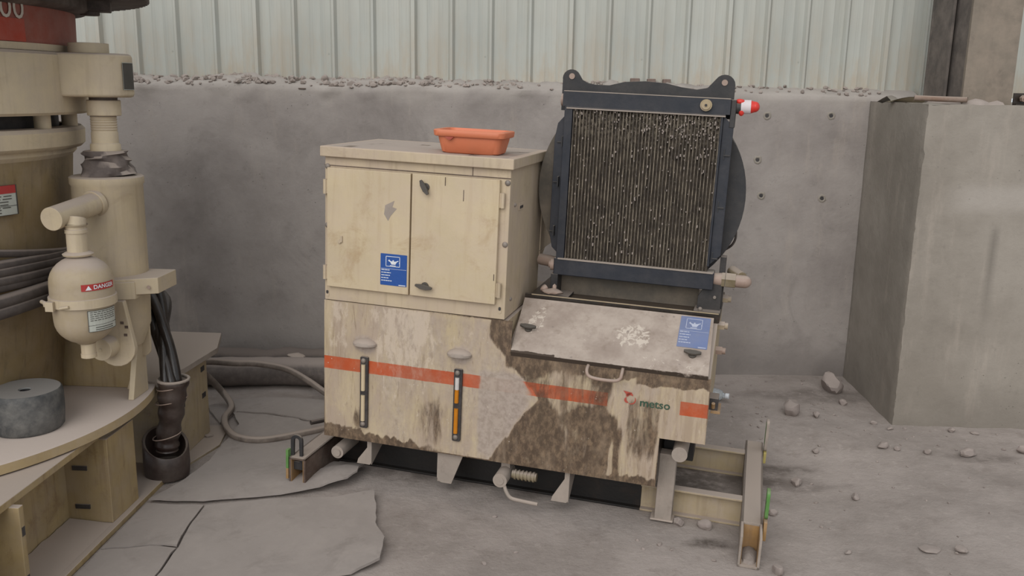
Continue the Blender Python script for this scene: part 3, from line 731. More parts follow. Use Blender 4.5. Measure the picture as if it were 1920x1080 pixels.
# platform behind the lid, carrying the cooler
b = B().box(.762, 1.535, .250, .262, .784, .822).box(.762, 1.535, .262, .76, .783, .800); obj('platform', b, 'oil', tk_, .002)
b = B().box(.79, 1.53, .2485, .2502, .8185, .8225); obj('platform_edge', b, 'dustcream', tk_)
# fittings on the right-hand side
for (y, z, m) in ((.30, .765, 'dustcream'), (.45, .84, 'dustcream'), (.33, .655, 'capbeige')):
    b = B().cyl((1.528, y, z), (1.555, y, z), .018, n=6).cyl((1.555, y, z), (1.568, y, z), .013, n=12); obj('side_plug', b, m, tk_)
b = B().box(1.531, 1.565, .06, .13, .50, .545); b.m = 1; b.box(1.54, 1.575, .05, .15, .49, .5).cyl((1.548, .062, .508), (1.548, .05, .53), .007); obj('terminal_block', b, ['frame_black', 'ochre'], tk_, .001)
# feet and plumbing underneath
def foot(x0, x1, z0, yd=.0, m='greydust', flip=False):
    b = B(); tt = .006
    pr = [(yd, .190), (yd+.17, .190), (yd+.05, z0), (yd, z0)]
    xx = x1 if flip else x0
    b.prism(pr, 'x', xx, xx+tt); b.prism([(yd+.0, z0), (yd+.05, z0), (yd+.17, .19), (yd+.165, .195), (yd+.045, z0+tt), (yd, z0+tt)], 'x', x0, x1)
    return obj('foot_bracket', b, m, tk_, .001)
def foot_l(x0, x1, zb, side):
    # pressed tab: tapering front plate with a side web behind it
    b = B(); tt = .006
    xs_ = x0 if side < 0 else x1-tt
    b.prism([(.03, .19), (.14, .19), (.14, .125), (.03, zb)], 'x', xs_, xs_+tt)
    if side < 0: pts = [(x0, .19), (x0, zb+.02), (x0+.008, zb+.005), (x0+.02, zb), (x0+.062, zb), (x1, .19)]
    else: pts = [(x1, .19), (x1, zb+.01), (x1-.008, zb), (x0, zb), (x0+.005, zb+.02), (x1-.02, .15), (x1-.02, .19)]
    b.prism(pts, 'y', .024, .032)
    return obj('foot_bracket', b, 'greydust', tk_, .001)
foot_l(.135, .20, .075, 1); foot_l(.488, .60, .05, -1); foot_l(.965, 1.035, .05, 1)
b = B().cyl((.055, .004, .118), (.055, .30, .118), .027, n=20).cyl((.055, -.004, .118), (.055, .004, .118), .016, n=16).box(.04, .07, .1, .14, .14, .192); obj('pipe_stub', b, 'greydust', tk_)
b = B().cyl((.768, -.03, .125), (.768, .10, .125), .0285, n=24).cyl((.768, -.034, .125), (.768, -.03, .125), .016, n=16).box(.75, .786, .05, .09, .145, .192)
v_ = obj('drain_valve', b, 'greydust', tk_)
b = B().tube(smooth_path([(.785, -.02, .102), (.795, -.028, .085), (.812, -.03, .063), (.84, -.03, .056), (.925, -.03, .052)], 4), .0075, 10); obj('valve_handle', b, 'greydust', v_)
b = B().cyl((.80, .04, .13), (.90, .04, .13), .017, n=14)
for k in range(6): b.cyl((.81+.015*k, .04, .13), (.817+.015*k, .04, .13), .021, n=14)
obj('hose_coupling', b, 'fitting', tk_)
b = B().box(1.366, 1.432, .095, .155, .006, .285).box(1.35, 1.44, .09, .156, .006, .014); obj('support_leg', b, 'greydust', tk_, .006)
b = B().cyl((1.445, .02, .322), (1.445, .3, .322), .0285, n=28).cyl((1.445, .018, .322), (1.445, .02, .322), .0295, n=28); obj('pipe_stub', b, 'greydust', tk_, .0015)
b = B().box(1.372, 1.49, .17, .30, .24, .386); obj('pump_block', b, 'oil_shade', tk_, .003)
b = B().box(1.362, 1.368, .004, .3, .192, .387); obj('notch_plate', b, 'oil', tk_)

# ---------------------------------------------------------------- control cabinet on the tank
org = (.37, .26, .766)
cb = thing('control_cabinet', 'cream two-door steel cabinet standing on the left of the oil tank', 'cabinet', org, MW)
CW = .748
b = B().box(0, CW, 0, .52, .768, 1.345); obj('cabinet_body', b, 'cream', cb, .003)
b = B().box(CW-.10, CW+.004, .52, .80, .95, 1.345); b.prism([(.52, .95), (.62, .95), (.52, .90)], 'x', CW-.01, CW+.004); obj('rear_housing', b, 'cream', cb, .003)
b = B().box(-.012, CW+.014, -.022, .535, 1.338, 1.378); obj('cabinet_top', b, 'cream', cb, .004)
b = B(); vs = []
for j in range(13):
    for i in range(31):
        x = .01+.72*i/30; y = .0+.5*j/12; h = .010*max(0, nz(x*5, y*5, 2, 4))+.003*nz(x*16, y*16)
        e = min(1, i/3, (30-i)/3, j/2, (12-j)/2); vs.append((x, y, 1.3775+max(0, h)*e+.0005))
b.add(vs, [(j*31+i, j*31+i+1, (j+1)*31+i+1, (j+1)*31+i) for j in range(12) for i in range(30)], True)
obj('dust_layer', b, 'greydust', cb)
def door(x0, x1, z0, z1, lab, hinge):
    b = B().box(x0, x1, -.020, -.001, z0, z1)
    d = obj('cabinet_door', b, 'door', cb, .0025); d['label'] = lab
    for z in (z1-.075, z0+.055):
        hx = x0-.012 if hinge < 0 else x1+.012
        h = obj('hinge', B().cyl((hx, -.012, z-.028), (hx, -.012, z+.028), .0075, n=12).box(min(hx, hx-.012*hinge), max(hx, hx-.012*hinge), -.014, -.006, z-.027, z+.027), 'cream', d)
    return d
d1 = door(.018, .363, .828, 1.297, 'left cabinet door with the blue sticker', -1)
d2 = door(.369, .712, .828, 1.298, 'right cabinet door with two dark latches', 1)
sticker(Matrix.Translation((.247, -.0205, .859)) @ Matrix.Rotation(PI/2, 4, 'X'), .109, .124, d1, 'blue', 'white')['label'] = 'bright blue instruction sticker with an oil can pictogram'
FM = lambda x, z, a: Matrix.Translation((x, -.020, z)) @ Matrix.Rotation(PI/2, 4, 'X') @ Matrix.Rotation(a, 4, 'Z')
latch(d2, FM(.425, 1.252, -1.05), .03); latch(d2, FM(.432, .872, -.12), .034)
b = B().box(.078, .086, -.0265, -.020, 1.01, 1.035).cyl((.074, -.020, 1.012), (.074, -.027, 1.012), .007); obj('lock_stub', b, 'cream', d1, .001)
for (x, z0, z1) in ((.500, 1.262, 1.294), (.573, 1.21, 1.252), (.703, .92, .945)):
    obj('scratch', B().box(x, x+.003, -.0206, -.0196, z0, z1), 'rust', d2)
obj('dirt_mark', B().prism([(.262, 1.17), (.30, 1.19), (.292, 1.165), (.31, 1.16), (.285, 1.13), (.275, 1.11), (.258, 1.135)], 'y', -.0206, -.0196), 'greydust', d1)
for (x, z) in ((.008, 1.30), (.733, 1.288), (.008, 1.07), (.733, 1.058)):
    obj('bolt', B().sphere((x+.004, -.001, z), .011, 1, .7, 1), 'bolt', cb)
for (x, z) in ((.012, .795), (.728, .805)):
    b = B().prism(rrect(x-.007, x+.007, z-.014, z+.014, .0065), 'y', -.002, .001); b.m = 1; b.prism(rrect(x-.005, x+.005, z-.002, z+.012, .0045), 'y', -.003, -.001)
    obj('slot', b, ['cream', 'frame_black'], cb)
b = B().box(CW, CW+.003, .13, .20, 1.172, 1.20); b.m = 1; b.box(CW+.001, CW+.0035, .14, .19, 1.176, 1.188); obj('vent_slot', b, ['cream', 'frame_black'], cb, .001)
for (y, z) in ((.07, 1.20), (.07, .835)): obj('bolt', B().sphere((CW, y, z), .008), 'bolt', cb)
obj('seam_strip', B().box(.0, CW, -.003, 0, 1.303, 1.306).box(.60, .602, -.003, 0, 1.306, 1.338), 'rust', cb)

# orange tub
tb = thing('orange_tub', 'orange plastic tub with a wide rim on top of the cabinet', 'tub', (.565, .12, 1.378), MW @ Matrix.Translation((.565, .10, 0)) @ Matrix.Rotation(.04, 4, 'Z') @ Matrix.Translation((-.565, -.10, 0)))
def rings(b, specs, cx, cy):
    n = None; vs = []
    for (hx, hy, z, r) in specs:
        p = rrect(cx-hx, cx+hx, cy-hy, cy+hy, r, 6); n = len(p); vs += [(q[0], q[1], z) for q in p]
    fs = [(j*n+i, j*n+(i+1) % n, (j+1)*n+(i+1) % n, (j+1)*n+i) for j in range(len(specs)-1) for i in range(n)]
    return b.add(vs, fs+[list(range(n-1, -1, -1))]+[[(len(specs)-1)*n+i for i in range(n)]], True)
b = B(); rings(b, [(.105, .070, 1.379, .03), (.112, .076, 1.384, .03), (.123, .088, 1.432, .03), (.124, .089, 1.441, .03)], .565, .12); obj('tub_body', b, 'tub', tb)
b = B(); rings(b, [(.132, .097, 1.441, .03), (.137, .101, 1.444, .03), (.139, .103, 1.462, .03), (.136, .100, 1.466, .03), (.120, .084, 1.466, .025), (.112, .078, 1.452, .02)], .565, .12); obj('rim', b, 'tub', tb, sharp=50)
b = B().prism([(.478, 1.441), (.512, 1.441), (.500, 1.430), (.490, 1.430)], 'y', .018, .036); obj('catch', b, 'orange_red', tb)

# ---------------------------------------------------------------- oil cooler (radiator and fan shroud)
org = (1.18, .40, .80)
oc = thing('oil_cooler', 'navy oil cooler with clogged fins and a round fan shroud above the tank', 'oil cooler', org, MW)
YR = .335
b = B().box(.853, 1.495, YR, YR+.075, 1.568, 1.626).box(.868, 1.48, YR-.002, YR, 1.560, 1.568); obj('top_header', b, 'navy', oc, .004)
b = B().box(.854, 1.495, YR, YR+.075, .892, .962); obj('bottom_header', b, 'navy', oc, .004)
b = B().box(.862, .894, YR, YR+.07, .96, 1.57); b.prism([(.862, .975), (.835, 1.0), (.822, 1.06), (.822, 1.44), (.832, 1.50), (.862, 1.535)], 'y', YR+.03, YR+.036); obj('side_channel', b, 'navy', oc, .002)
b = B().box(1.464, 1.472, YR, YR+.07, .985, 1.565); b.prism([(1.472, .99), (1.472, 1.565), (1.513, 1.525), (1.512, 1.03)], 'y', YR+.012, YR+.018); obj('side_channel', b, 'navy', oc, .002)
b = B().box(.893, 1.466, YR+.02, YR+.06, .96, 1.57); obj('core', b, 'core', oc)
b = B(); nf = 44
for k in range(nf):
    x = .899+(1.462-.899)*k/(nf-1); w_ = .0017
    b.box(x-w_, x+w_, YR+.004, YR+.022, .962, 1.567)
o_ = obj('fins', b, 'fin', oc, kind='stuff')
b = B(); rr = random.Random(5)
for i in range(1500):
    x = rr.uniform(.9, 1.46); z = rr.uniform(.97, 1.56)
    if rr.random() > .10+.7*ss(1.3, 1.56, z)*ss(1.05, 1.35, x)+.35*ss(1.42, 1.56, z): continue
    s = rr.uniform(.001, .0024); y = YR+.004
    b.box(x-s, x+s, y-.002, y+.01, z-s*rr.uniform(.6, 4), z+s)
obj('grit', b, M['rubble'], oc, kind='stuff')
for bb_ in ((.87, 1.49, YR-.0035, YR+.004, .9575, .9635), (.87, 1.48, YR-.0045, YR+.004, 1.5595, 1.5645), (.856, 1.492, YR-.001, YR+.07, 1.6255, 1.6285)): obj('dust_line', B().box(*bb_), 'greydust', oc)
for (x, z) in ((.846, 1.43), (.838, 1.27), (.832, 1.07), (1.497, 1.42), (1.494, 1.22), (1.49, 1.02)):
    side = -1 if x < 1 else 1
    b = B().box(x-.012, x+.012, YR+.006-(.0 if side > 0 else -.018), YR+.012+(.018 if side < 0 else 0), z-.006, z-.002).box(x+.008*(-side), x+.012*(-side)+.001, YR+.008, YR+.03, z-.02, z+.02)
    obj('mounting_clip', b, 'shroud', oc)
# round shroud behind
CX, CZ, RS = 1.170, 1.245, .412
YS = YR+.085
b = B(); prof = [(RS, 0), (RS+.001, .004), (RS, .07), (RS-.012, .16), (RS-.05, .20), (.001, .21)]
b.lathe(prof, (0, 0, 0), 72); b.lathe([(.001, .0), (RS, 0)], (0, 0, 0), 72)
b.xf(Matrix.Translation((CX, YS, CZ)) @ Matrix.Rotation(-PI/2, 4, 'X')); obj('fan_shroud', b, 'shroud', oc)
b = B(); b.lathe([(RS-.11, 0), (RS+.002, 0), (RS+.003, .05)], (0, 0, 0), 26, PI*.80, PI*1.2); b.xf(Matrix.Translation((CX, YS-.003, CZ)) @ Matrix.Rotation(-PI/2, 4, 'X') @ Matrix.Rotation(0, 4, 'Z')); obj('dust_crust', b, 'shroud_dusty', oc)
# back plate with two ears
out = [(.832, 1.55), (.832, 1.672)]
for k in range(9): a = PI-PI*.86*k/8; out.append((.867+.036*math.cos(a), 1.675+.036*math.sin(a)))
out += [(.912, 1.672), (.935, 1.661), (.965, 1.656), (1.02, 1.656), (1.08, 1.672), (1.16, 1.678), (1.24, 1.674), (1.30, 1.662), (1.36, 1.656), (1.40, 1.664)]
for k in range(9): a = PI*.82-PI*.80*k/8; out.append((1.462+.040*math.cos(a), 1.676+.040*math.sin(a)))
out += [(1.502, 1.66), (1.502, 1.55)]
b = B().prism(out, 'y', YS-.010, YS-.004); bp = obj('shroud_plate', b, 'shroud', oc, .001)
for (x, z) in ((.869, 1.684), (1.462, 1.686)):
    obj('ear_washer', B().cyl((x, YS-.0105, z), (x, YS-.014, z), .0115, n=18), 'capbeige', bp)
# plugs and fittings
b = B().cyl((1.405, YR, 1.600), (1.405, YR-.014, 1.600), .022, n=24).cyl((1.405, YR-.014, 1.6), (1.405, YR-.02, 1.6), .016, n=20).cyl((1.405, YR-.021, 1.6), (1.405, YR-.02, 1.6), .007, n=12)
b.m = 1; b.cyl((1.405, YR-.0225, 1.6), (1.405, YR-.021, 1.6), .005, n=10); obj('header_plug', b, ['dustcream', 'black'], oc)
b = B().cyl((.853, YR+.035, 1.592), (.842, YR+.035, 1.592), .024, n=20); obj('end_plug', b, 'capbeige', oc)
b = B().cyl((.853, YR+.03, .928), (.838, YR+.03, .928), .024, n=20).cyl((.842, YR+.03, .928), (.83, YR+.03, .928), .015, n=16); obj('end_plug', b, 'capbeige', oc)
b = B().cyl((.85, YR+.09, .925), (.77, YR+.13, .925), .024, n=16); obj('inlet_pipe', b, 'capbeige', oc)
b = B().cyl((1.495, YR+.037, .932), (1.525, YR+.037, .932), .024, .027, n=20); b.m = 1; b.cyl((1.525, YR+.037, .932), (1.538, YR+.037, .932), .031, n=6).cyl((1.54, YR+.037, .932), (1.578, YR+.037, .932), .031, n=6)
b.m = 2; b.cyl((1.578, YR+.037, .932), (1.612, YR+.037, .932), .025, n=20).sphere((1.612, YR+.037, .932), .025, 1.1, 1, 1); obj('outlet_fitting', b, ['capbeige', 'fitting', 'capbeige'], oc)
b = B().cyl((1.60, YR+.05, .945), (1.56, YR+.12, .955), .022, n=14); obj('elbow', b, 'fitting', oc)
b = B().box(1.495, 1.515, YR+.01, YR+.07, 1.52, 1.625).cyl((1.505, YR+.04, 1.597), (1.535, YR+.04, 1.597), .024, n=16); obj('top_port', b, 'black', oc, .003)
b = B().cyl((1.532, YR+.04, 1.60), (1.568, YR+.04, 1.601), .026, n=18); b.m = 1
b.cyl((1.566, YR+.04, 1.601), (1.582, YR+.04, 1.602), .0245, .020, n=18).sphere((1.582, YR+.04, 1.602), .020, .9, 1, 1).sphere((1.527, YR+.03, 1.619), .013, 1.4, 1, .8).sphere((1.535, YR+.03, 1.585), .012, 1, 1, 1.6)
obj('wrapped_cap', b, ['tape', 'redcap'], oc)['label'] = 'red cap wrapped in white tape'
b = B().tube(smooth_path([(1.515, YR+.2, 1.02), (1.548, YR+.18, 1.05), (1.560, YR+.17, 1.09), (1.55, YR+.17, 1.15)], 6), .005, 8); obj('hose_tail', b, 'hose', oc)
# legs below the cooler
b = B().box(.845, .875, YR-.0, YR+.09, .80, .895).box(.82, .93, YR-.03, YR+.09, .801, .812); obj('mount_leg', b, 'black', oc, .002)
b = B().prism([(1.44, .801), (1.53, .801), (1.53, .95), (1.49, .95), (1.44, .86)], 'y', YR+.02, YR+.035).box(1.43, 1.533, YR-.03, YR+.1, .801, .81); b.m = 1; b.cyl((1.505, YR+.02, .862), (1.505, YR+.012, .862), .007, n=8).sphere((1.455, YR-.01, .815), .009); obj('mount_leg', b, ['black', 'bolt'], oc, .002)
b = B().box(.875, 1.44, YR+.08, YR+.09, .801, .895); obj('rear_panel', b, 'shroud_dusty', oc)
b = B().box(1.512, 1.535, YR+.05, YR+.10, .81, 1.02); obj('rear_post', b, 'black', oc, .002)
# pale lump of caps and fittings left of the cooler foot
b = B(); rock_geo(b, (.87, YR-.055, .834), .045, .03, .013, 4, 2); rock_geo(b, (.828, YR-.03, .838), .02, .02, .018, 6, 2); rock_geo(b, (.872, YR-.04, .85), .01, .012, .016, 9, 1)
tt_ = obj('fitting_lump', b, 'capbeige', origin=(.86, YR-.05, .8225)); tt_.matrix_world = MW @ Matrix.Translation((.86, YR-.05, .8225)); tag(tt_, 'small pale lump of fittings lying left below the oil cooler', 'rag')

# ---------------------------------------------------------------- crusher on the left
AX = (-2.52, 3.13)
cr = thing('cone_crusher', 'large cream and red cone crusher at the left edge of the picture', 'crusher', (AX[0], AX[1], .37))
AA = (0, 2*PI)
b = B(); b.lathe([(.3, .372), (.93, .372), (.95, .376), (.95, .408), (.945, .412), (.3, .412)], (AX[0], AX[1], 0), 128); obj('base_ring', b, 'base_dust', cr)
b = B(); b.lathe([(.60, .412), (.605, .50), (.625, .62), (.66, .9), (.69, 1.2), (.70, 1.33)], (AX[0], AX[1], 0), 96); obj('main_frame', b, 'grime', cr)
b = B(); b.lathe([(.69, 1.358), (.735, 1.362), (.748, 1.375), (.750, 1.425), (.738, 1.438), (.68, 1.44)], (AX[0], AX[1], 0), 96)
b.lathe([(.70, 1.33), (.715, 1.345), (.715, 1.36)], (AX[0], AX[1], 0), 96); obj('frame_flange', b, 'crusher_light', cr)
b = B(); b.lathe([(.66, 1.43), (.66, 1.49)], (AX[0], AX[1], 0), 64); obj('flange_gap', b, 'black', cr)
for a in (-.02, .35, -.45): obj('guide_pin', B().cyl((AX[0]+.705*math.cos(a), AX[1]+.705*math.sin(a), 1.435), (AX[0]+.705*math.cos(a), AX[1]+.705*math.sin(a), 1.49), .028, n=16), 'crusher_light', cr)
b = B(); b.lathe([(.66, 1.486), (.765, 1.486), (.775, 1.495), (.775, 1.69), (.765, 1.70), (.70, 1.702)], (AX[0], AX[1], 0), 96); obj('adjustment_ring', b, 'crusher_light', cr)
b = B(); b.lathe([(.775, 1.596), (.800, 1.60), (.802, 1.682), (.795, 1.694), (.775, 1.70)], (AX[0], AX[1], 0), 40, -1.9, -.55); b.lathe([(.775, 1.596), (.8, 1.6)], (AX[0], AX[1], 0), 2, -.551, -.55); obj('ring_shoulder', b, 'crusher_light', cr)
JX, JY = -1.668, 3.25
b = B(); o = []
for k in range(13): a = -PI/2-.15+(PI+.3)*k/12; o.append((JX+.012+.105*math.cos(a), JY+.105*math.sin(a)))
o = o+[(AX[0]+.70, JY+.14), (AX[0]+.70, JY-.14)]
b.prism(o, 'z', 1.548, 1.700); obj('clamp_lug', b, 'crusher_light', cr, .012)
b = B(); b.cyl((JX-.03, JY, 1.70), (JX-.03, JY, 1.736), .068, n=28); obj('lug_cap', b, 'crusher_light', cr, .002)
b = B(); r_ = .1185
def curved_label(name, txts, cx, cy, r, a0, a1, z0, z1, mats, parent, header=None, seg=10, frame=True, lines=0, lab=None, hsize=.02):
    b = B(); e = .0015
    def pt(u, z, off=0.): a = a0+(a1-a0)*u; return (cx+(r+off)*math.cos(a), cy+(r+off)*math.sin(a), z)
    for k in range(seg):
        b.add([pt(k/seg, z0, e), pt((k+1)/seg, z0, e), pt((k+1)/seg, z1, e), pt(k/seg, z1, e)], [(0, 1, 2, 3)], True)
    H = z1-z0
    def strip(u0, u1, za, zb, m):
        b.m = m
        n = max(1, int(seg*(u1-u0)+.99))
        for k in range(n):
            ua, ub = u0+(u1-u0)*k/n, u0+(u1-u0)*(k+1)/n
            b.add([pt(ua, za, e*1.7), pt(ub, za, e*1.7), pt(ub, zb, e*1.7), pt(ua, zb, e*1.7)], [(0, 1, 2, 3)], True)
        b.m = 0
    if header: strip(0, 1, z1-header, z1, 1)
    if frame:
        for (u0, u1, za, zb) in ((0, .015, z0, z1), (.985, 1, z0, z1), (0, 1, z0, z0+.0015), (0, 1, z1-.0015, z1)): strip(u0, u1, za, zb, 2)
    if lines:
        strip(0, 1, z0+H*.30, z0+H*.315, 2)
        for k in range(lines):
            z = z1-(header or 0)-H*.07-k*H*.095
            rr = random.Random(k+3); u = .07
            while u < .9:
                w_ = rr.uniform(.06, .13); strip(u, min(.93, u+w_), z-H*.028, z, 2); u += w_+.025
        for k in range(2): strip(.2, .8, z0+H*(.18-.1*k), z0+H*(.21-.1*k), 2)
    for (t, size, u, z, m) in txts:
        vs, fs = text_geo(t, size, bold=size*.02); b.m = m
        L_ = abs(a1-a0)*r
        b.add([pt(u+(v.x/L_), z+v.y, e*2.4) for v in vs], fs)
    o_ = obj(name, b, mats, parent)
    if lab: o_['label'] = lab
    return o_
curved_label('rating_plate', [], JX+.012, JY, .1055, -.42, .22, 1.575, 1.67, ['ink', 'ink', 'label_white'], cr, lines=0, frame=True, lab='small dark data plate')
# threaded rod, nut, boot
b = B().cyl((JX+.01, JY, 1.535), (JX+.01, JY, 1.55), .048, n=24); obj('washer', b, 'blackring', cr)
b = B().cyl((JX+.01, JY, 1.482), (JX+.01, JY, 1.538), .058, n=28); obj('rod_nut', b, 'crusher_light', cr, .004)
b = B(); z = 1.43; pr = [(.042, 1.482)]
for k in range(6): pr += [(.046, 1.478-k*.009), (.043, 1.4735-k*.009)]
pr += [(.046, 1.42), (.046, 1.385), (.052, 1.378), (.053, 1.35), (.045, 1.345)]
b.lathe([(r, z) for r, z in pr], (JX+.005, JY, 0), 28); obj('threaded_rod', b, 'crusher_light', cr)
b = B(); pr = [(.05, 1.357), (.074, 1.357), (.079, 1.345), (.072, 1.338), (.080, 1.328), (.073, 1.318), (.082, 1.305), (.088, 1.285), (.094, 1.268), (.06, 1.262)]
b.lathe(pr, (JX+.005, JY, 0), 48, mod=lambda r, z, a, j: (r*(1+.10*math.sin(a*3+j*1.7)+.05*nz(math.cos(a)*3, math.sin(a)*3, z*30)), z+.006*math.sin(a*2+j)*(j > 1))); obj('rod_boot', b, 'boot', cr)
# the jack cylinder
b = B(); pr = [(.06, 1.266), (.122, 1.266), (.128, 1.262), (.128, 1.238), (.123, 1.232), (.122, .87), (.119, .85)]
b.lathe(pr, (JX, JY, 0), 48); jk = obj('jack_cylinder', b, 'crusher_light', cr)
b = B().prism([(-1.655, 3.10), (-1.625, 3.085), (-1.53, 3.12), (-1.53, 3.30), (-1.66, 3.30)], 'z', .83, .895); b.prism([(-1.625, 3.085), (-1.46, 3.16), (-1.46, 3.32), (-1.62, 3.32)], 'z', .845, .905); obj('clamp_block', b, 'crusher_light', cr, .003)
for (x, y) in ((-1.60, 3.0955), (-1.49, 3.145)): obj('bolt', B().cyl((x, y, .872), (x+.004, y-.008, .872), .006, n=8), 'capbeige', cr)
# clevis and pin under the jack
b = B().lathe([(.105, .84), (.10, .70), (.07, .62), (.001, .60)], (JX+.01, JY+.02, 0), 32); obj('cylinder_foot', b, 'crusher_light', cr)
b = B(); o = [(-1.65, .83), (-1.56, .83)]
for k in range(11): a = .35-PI*1.1*k/10; o.append((-1.60+.072*math.cos(a), .655+.072*math.sin(a)))
b.prism(o, 'y', 3.085, 3.11); obj('clevis_plate', b, 'crusher_light', cr, .004)
b = B().cyl((-1.628, 3.03, .662), (-1.622, 3.12, .662), .041, n=28).cyl((-1.628, 3.026, .662), (-1.628, 3.03, .662), .006, n=8); obj('clevis_pin', b, 'crusher_light', cr, .002)
b = B().prism([(-1.652, .71), (-1.632, .738), (-1.612, .714), (-1.606, .412), (-1.690, .412), (-1.660, .50)], 'y', 3.318, 3.33); obj('gusset', b, 'crusher_light', cr, .003)
b = B().prism([(3.20, .412), (3.33, .412), (3.33, .73), (3.31, .735), (3.26, .60)], 'x', -1.628, -1.606); obj('gusset', b, 'crusher_light', cr, .003)
obj('frame_wall', B().box(-2.1, -1.655, 3.34, 3.36, .412, .84), 'crusher', cr, .003)
b = B().prism(rrect(-1.64, -1.572, .56, .86, .03), 'y', 3.30, 3.312); obj('rear_link', b, 'crusher_light', cr, .003)
for (x, z) in ((-1.575, .745), (-1.565, .70), (-1.56, .73)): obj('nick', B().box(x, x+.012, 3.083, 3.0855, z, z+.01), 'rust', cr)
# accumulator bottle and its pipework
AXX, AYY = -1.632, 2.95
b = B(); pr = [(.03, .715)]
for k in range(9): a = -PI/2*(1-k/8); pr.append((max(.03, .098*math.cos(a)), .80+.088*math.sin(a)))
pr += [(.100, .86), (.1035, .88)]; pr2 = [(.1035, .88), (.1035, .93)]
for k in range(1, 9): a = PI/2*k/8; pr2.append((max(.03, .1035*math.cos(a)), .93+.092*math.sin(a)))
b.lathe(pr, (AXX, AYY, 0), 48); b.lathe(pr2, (AXX, AYY, 0), 48); ac = obj('accumulator', b, 'bottle_paint', cr)
b = B().lathe([(.102, .852), (.109, .854), (.109, .884), (.102, .886)], (AXX, AYY, 0), 48); obj('band_clamp', b, 'crusher_light', ac)
b = B().cyl((AXX-.115, AYY-.055, .868), (AXX-.055, AYY-.10, .864), .007, n=10).box(AXX-.072, AXX-.045, AYY-.112, AYY-.092, .848, .88).cyl((AXX-.02, AYY-.113, .860), (AXX+.01, AYY-.113, .866), .005, n=8).cyl((AXX-.08, AYY-.098, .87), (AXX-.066, AYY-.098, .87), .011, n=6); obj('clamp_bolt', b, 'crusher_light', ac)
b = B().lathe([(.025, 1.02), (.047, 1.022), (.050, 1.028), (.040, 1.034), (.033, 1.036), (.033, 1.10), (.036, 1.10), (.036, 1.112), (.033, 1.114), (.033, 1.13)], (AXX-.004, AYY, 0), 32); obj('neck', b, 'crusher_light', ac)
b = B().cyl((AXX-.055, AYY-.055, 1.152), (JX+.01, JY-.10, 1.178), .040, n=32).lathe([(.04, 1.128), (.033, 1.12)], (AXX-.004, AYY, 0), 28).cyl((AXX-.004, AYY, 1.12), (AXX-.004, AYY+.01, 1.15), .034, .03, n=24); obj('elbow_pipe', b, 'crusher_light', ac, .0015)
b = B().cyl((JX+.005, JY-.125, 1.174), (JX+.01, JY-.105, 1.178), .048, n=28); obj('pipe_collar', b, 'crusher_light', ac, .002)
b = B().cyl((AXX+.004, AYY, .665), (AXX+.004, AYY, .72), .024, n=20).cyl((AXX+.004, AYY, .66), (AXX+.004, AYY, .675), .026, n=20); obj('drain_plug', b, 'crusher_light', ac, .001)
curved_label('danger_strip', [('DANGER', .019, .30, .921, 3)], AXX, AYY, .1037, -1.10, .10, .915, .938, ['label_red', 'label_red', 'label_red', 'white'], ac, frame=False, lab='red strip reading DANGER')
b = B(); vs = []
for (u, z) in ((.10, .9185), (.26, .9185), (.18, .934)): aa = -1.10+1.2*u; vs.append((AXX+.1068*math.cos(aa), AYY+.1068*math.sin(aa), z))
b.add(vs, [(0, 1, 2)]); obj('warning_triangle', b, 'white', ac)
curved_label('notice_label', [], AXX, AYY, .0995, -.98, .17, .772, .846, ['label_white', 'label_white', 'ink'], ac, lines=5, lab='white notice label below the band')
# red band and numerals, black top
b = B(); b.lathe([(.70, 1.70), (.752, 1.702), (.752, 1.725)], (AX[0], AX[1], 0), 96); obj('seal_lip', b, 'crusher_light', cr)
b = B(); b.lathe([(.745, 1.72), (.748, 1.84), (.745, 1.86)], (AX[0], AX[1], 0), 96); obj('bowl_band', b, 'red', cr)
b = B(); b.lathe([(.7495, 1.727), (.7495, 1.80)], (AX[0], AX[1], 0), 20, -1.1, -.166); obj('paint_patch', b, 'orange_red', cr)
b = B(); vs, fs = text_geo('00', .105, bold=.0)
nmax = max(v.x for v in vs)
def num(v):
    a = -.166-(nmax-v.x)/.75; return (AX[0]+.7515*math.cos(a), AX[1]+.7515*math.sin(a), 1.800+v.y)
b.add([num(v) for v in vs], fs); obj('numerals', b, 'white_mark', cr)
b = B(); b.lathe([(.74, 1.845), (.785, 1.85), (.80, 1.86), (.80, 1.92), (.74, 1.925)], (AX[0], AX[1], 0), 96); obj('clamp_ring', b, 'blackring', cr)
b = B(); b.lathe([(.80, 1.895), (1.0, 1.90), (1.0, 1.955), (.80, 1.96)], (AX[0], AX[1], 0), 240, mod=lambda r, z, a, j: (r+(.013 if r > .9 and int(a/(2*PI)*240+.01) % 2 else 0), z)); obj('drive_gear', b, 'blackring', cr, sharp=20)
b = B(); b.lathe([(.74, 1.95), (.74, 1.97), (.70, 2.12), (.60, 2.16), (.56, 2.3), (.50, 2.3), (.46, 2.2), (.001, 2.15)], (AX[0], AX[1], 0), 64); obj('unseen_feed_bowl', b, 'crusher', cr)  # unseen crusher top, added and sized to shade the left wall
a = .42
b = B().box(.785, .875, -.05, .05, 1.86, 1.935).cyl((.80, 0, 1.862), (.80, 0, 1.845), .035, n=20); b.xf(Matrix.Translation((AX[0], AX[1], 0)) @ Matrix.Rotation(a, 4, 'Z')); obj('ring_bracket', b, 'blackring', cr, .004)
# sign on the frame
curved_label('danger_sign', [('DANGER', .024, .345, 1.233, 3)], AX[0], AX[1], .6985, -.72, -.238, 1.157, 1.258, ['label_white', 'label_red', 'ink', 'white'], cr, header=.028, seg=12, lines=5, lab='danger sign with a red header')
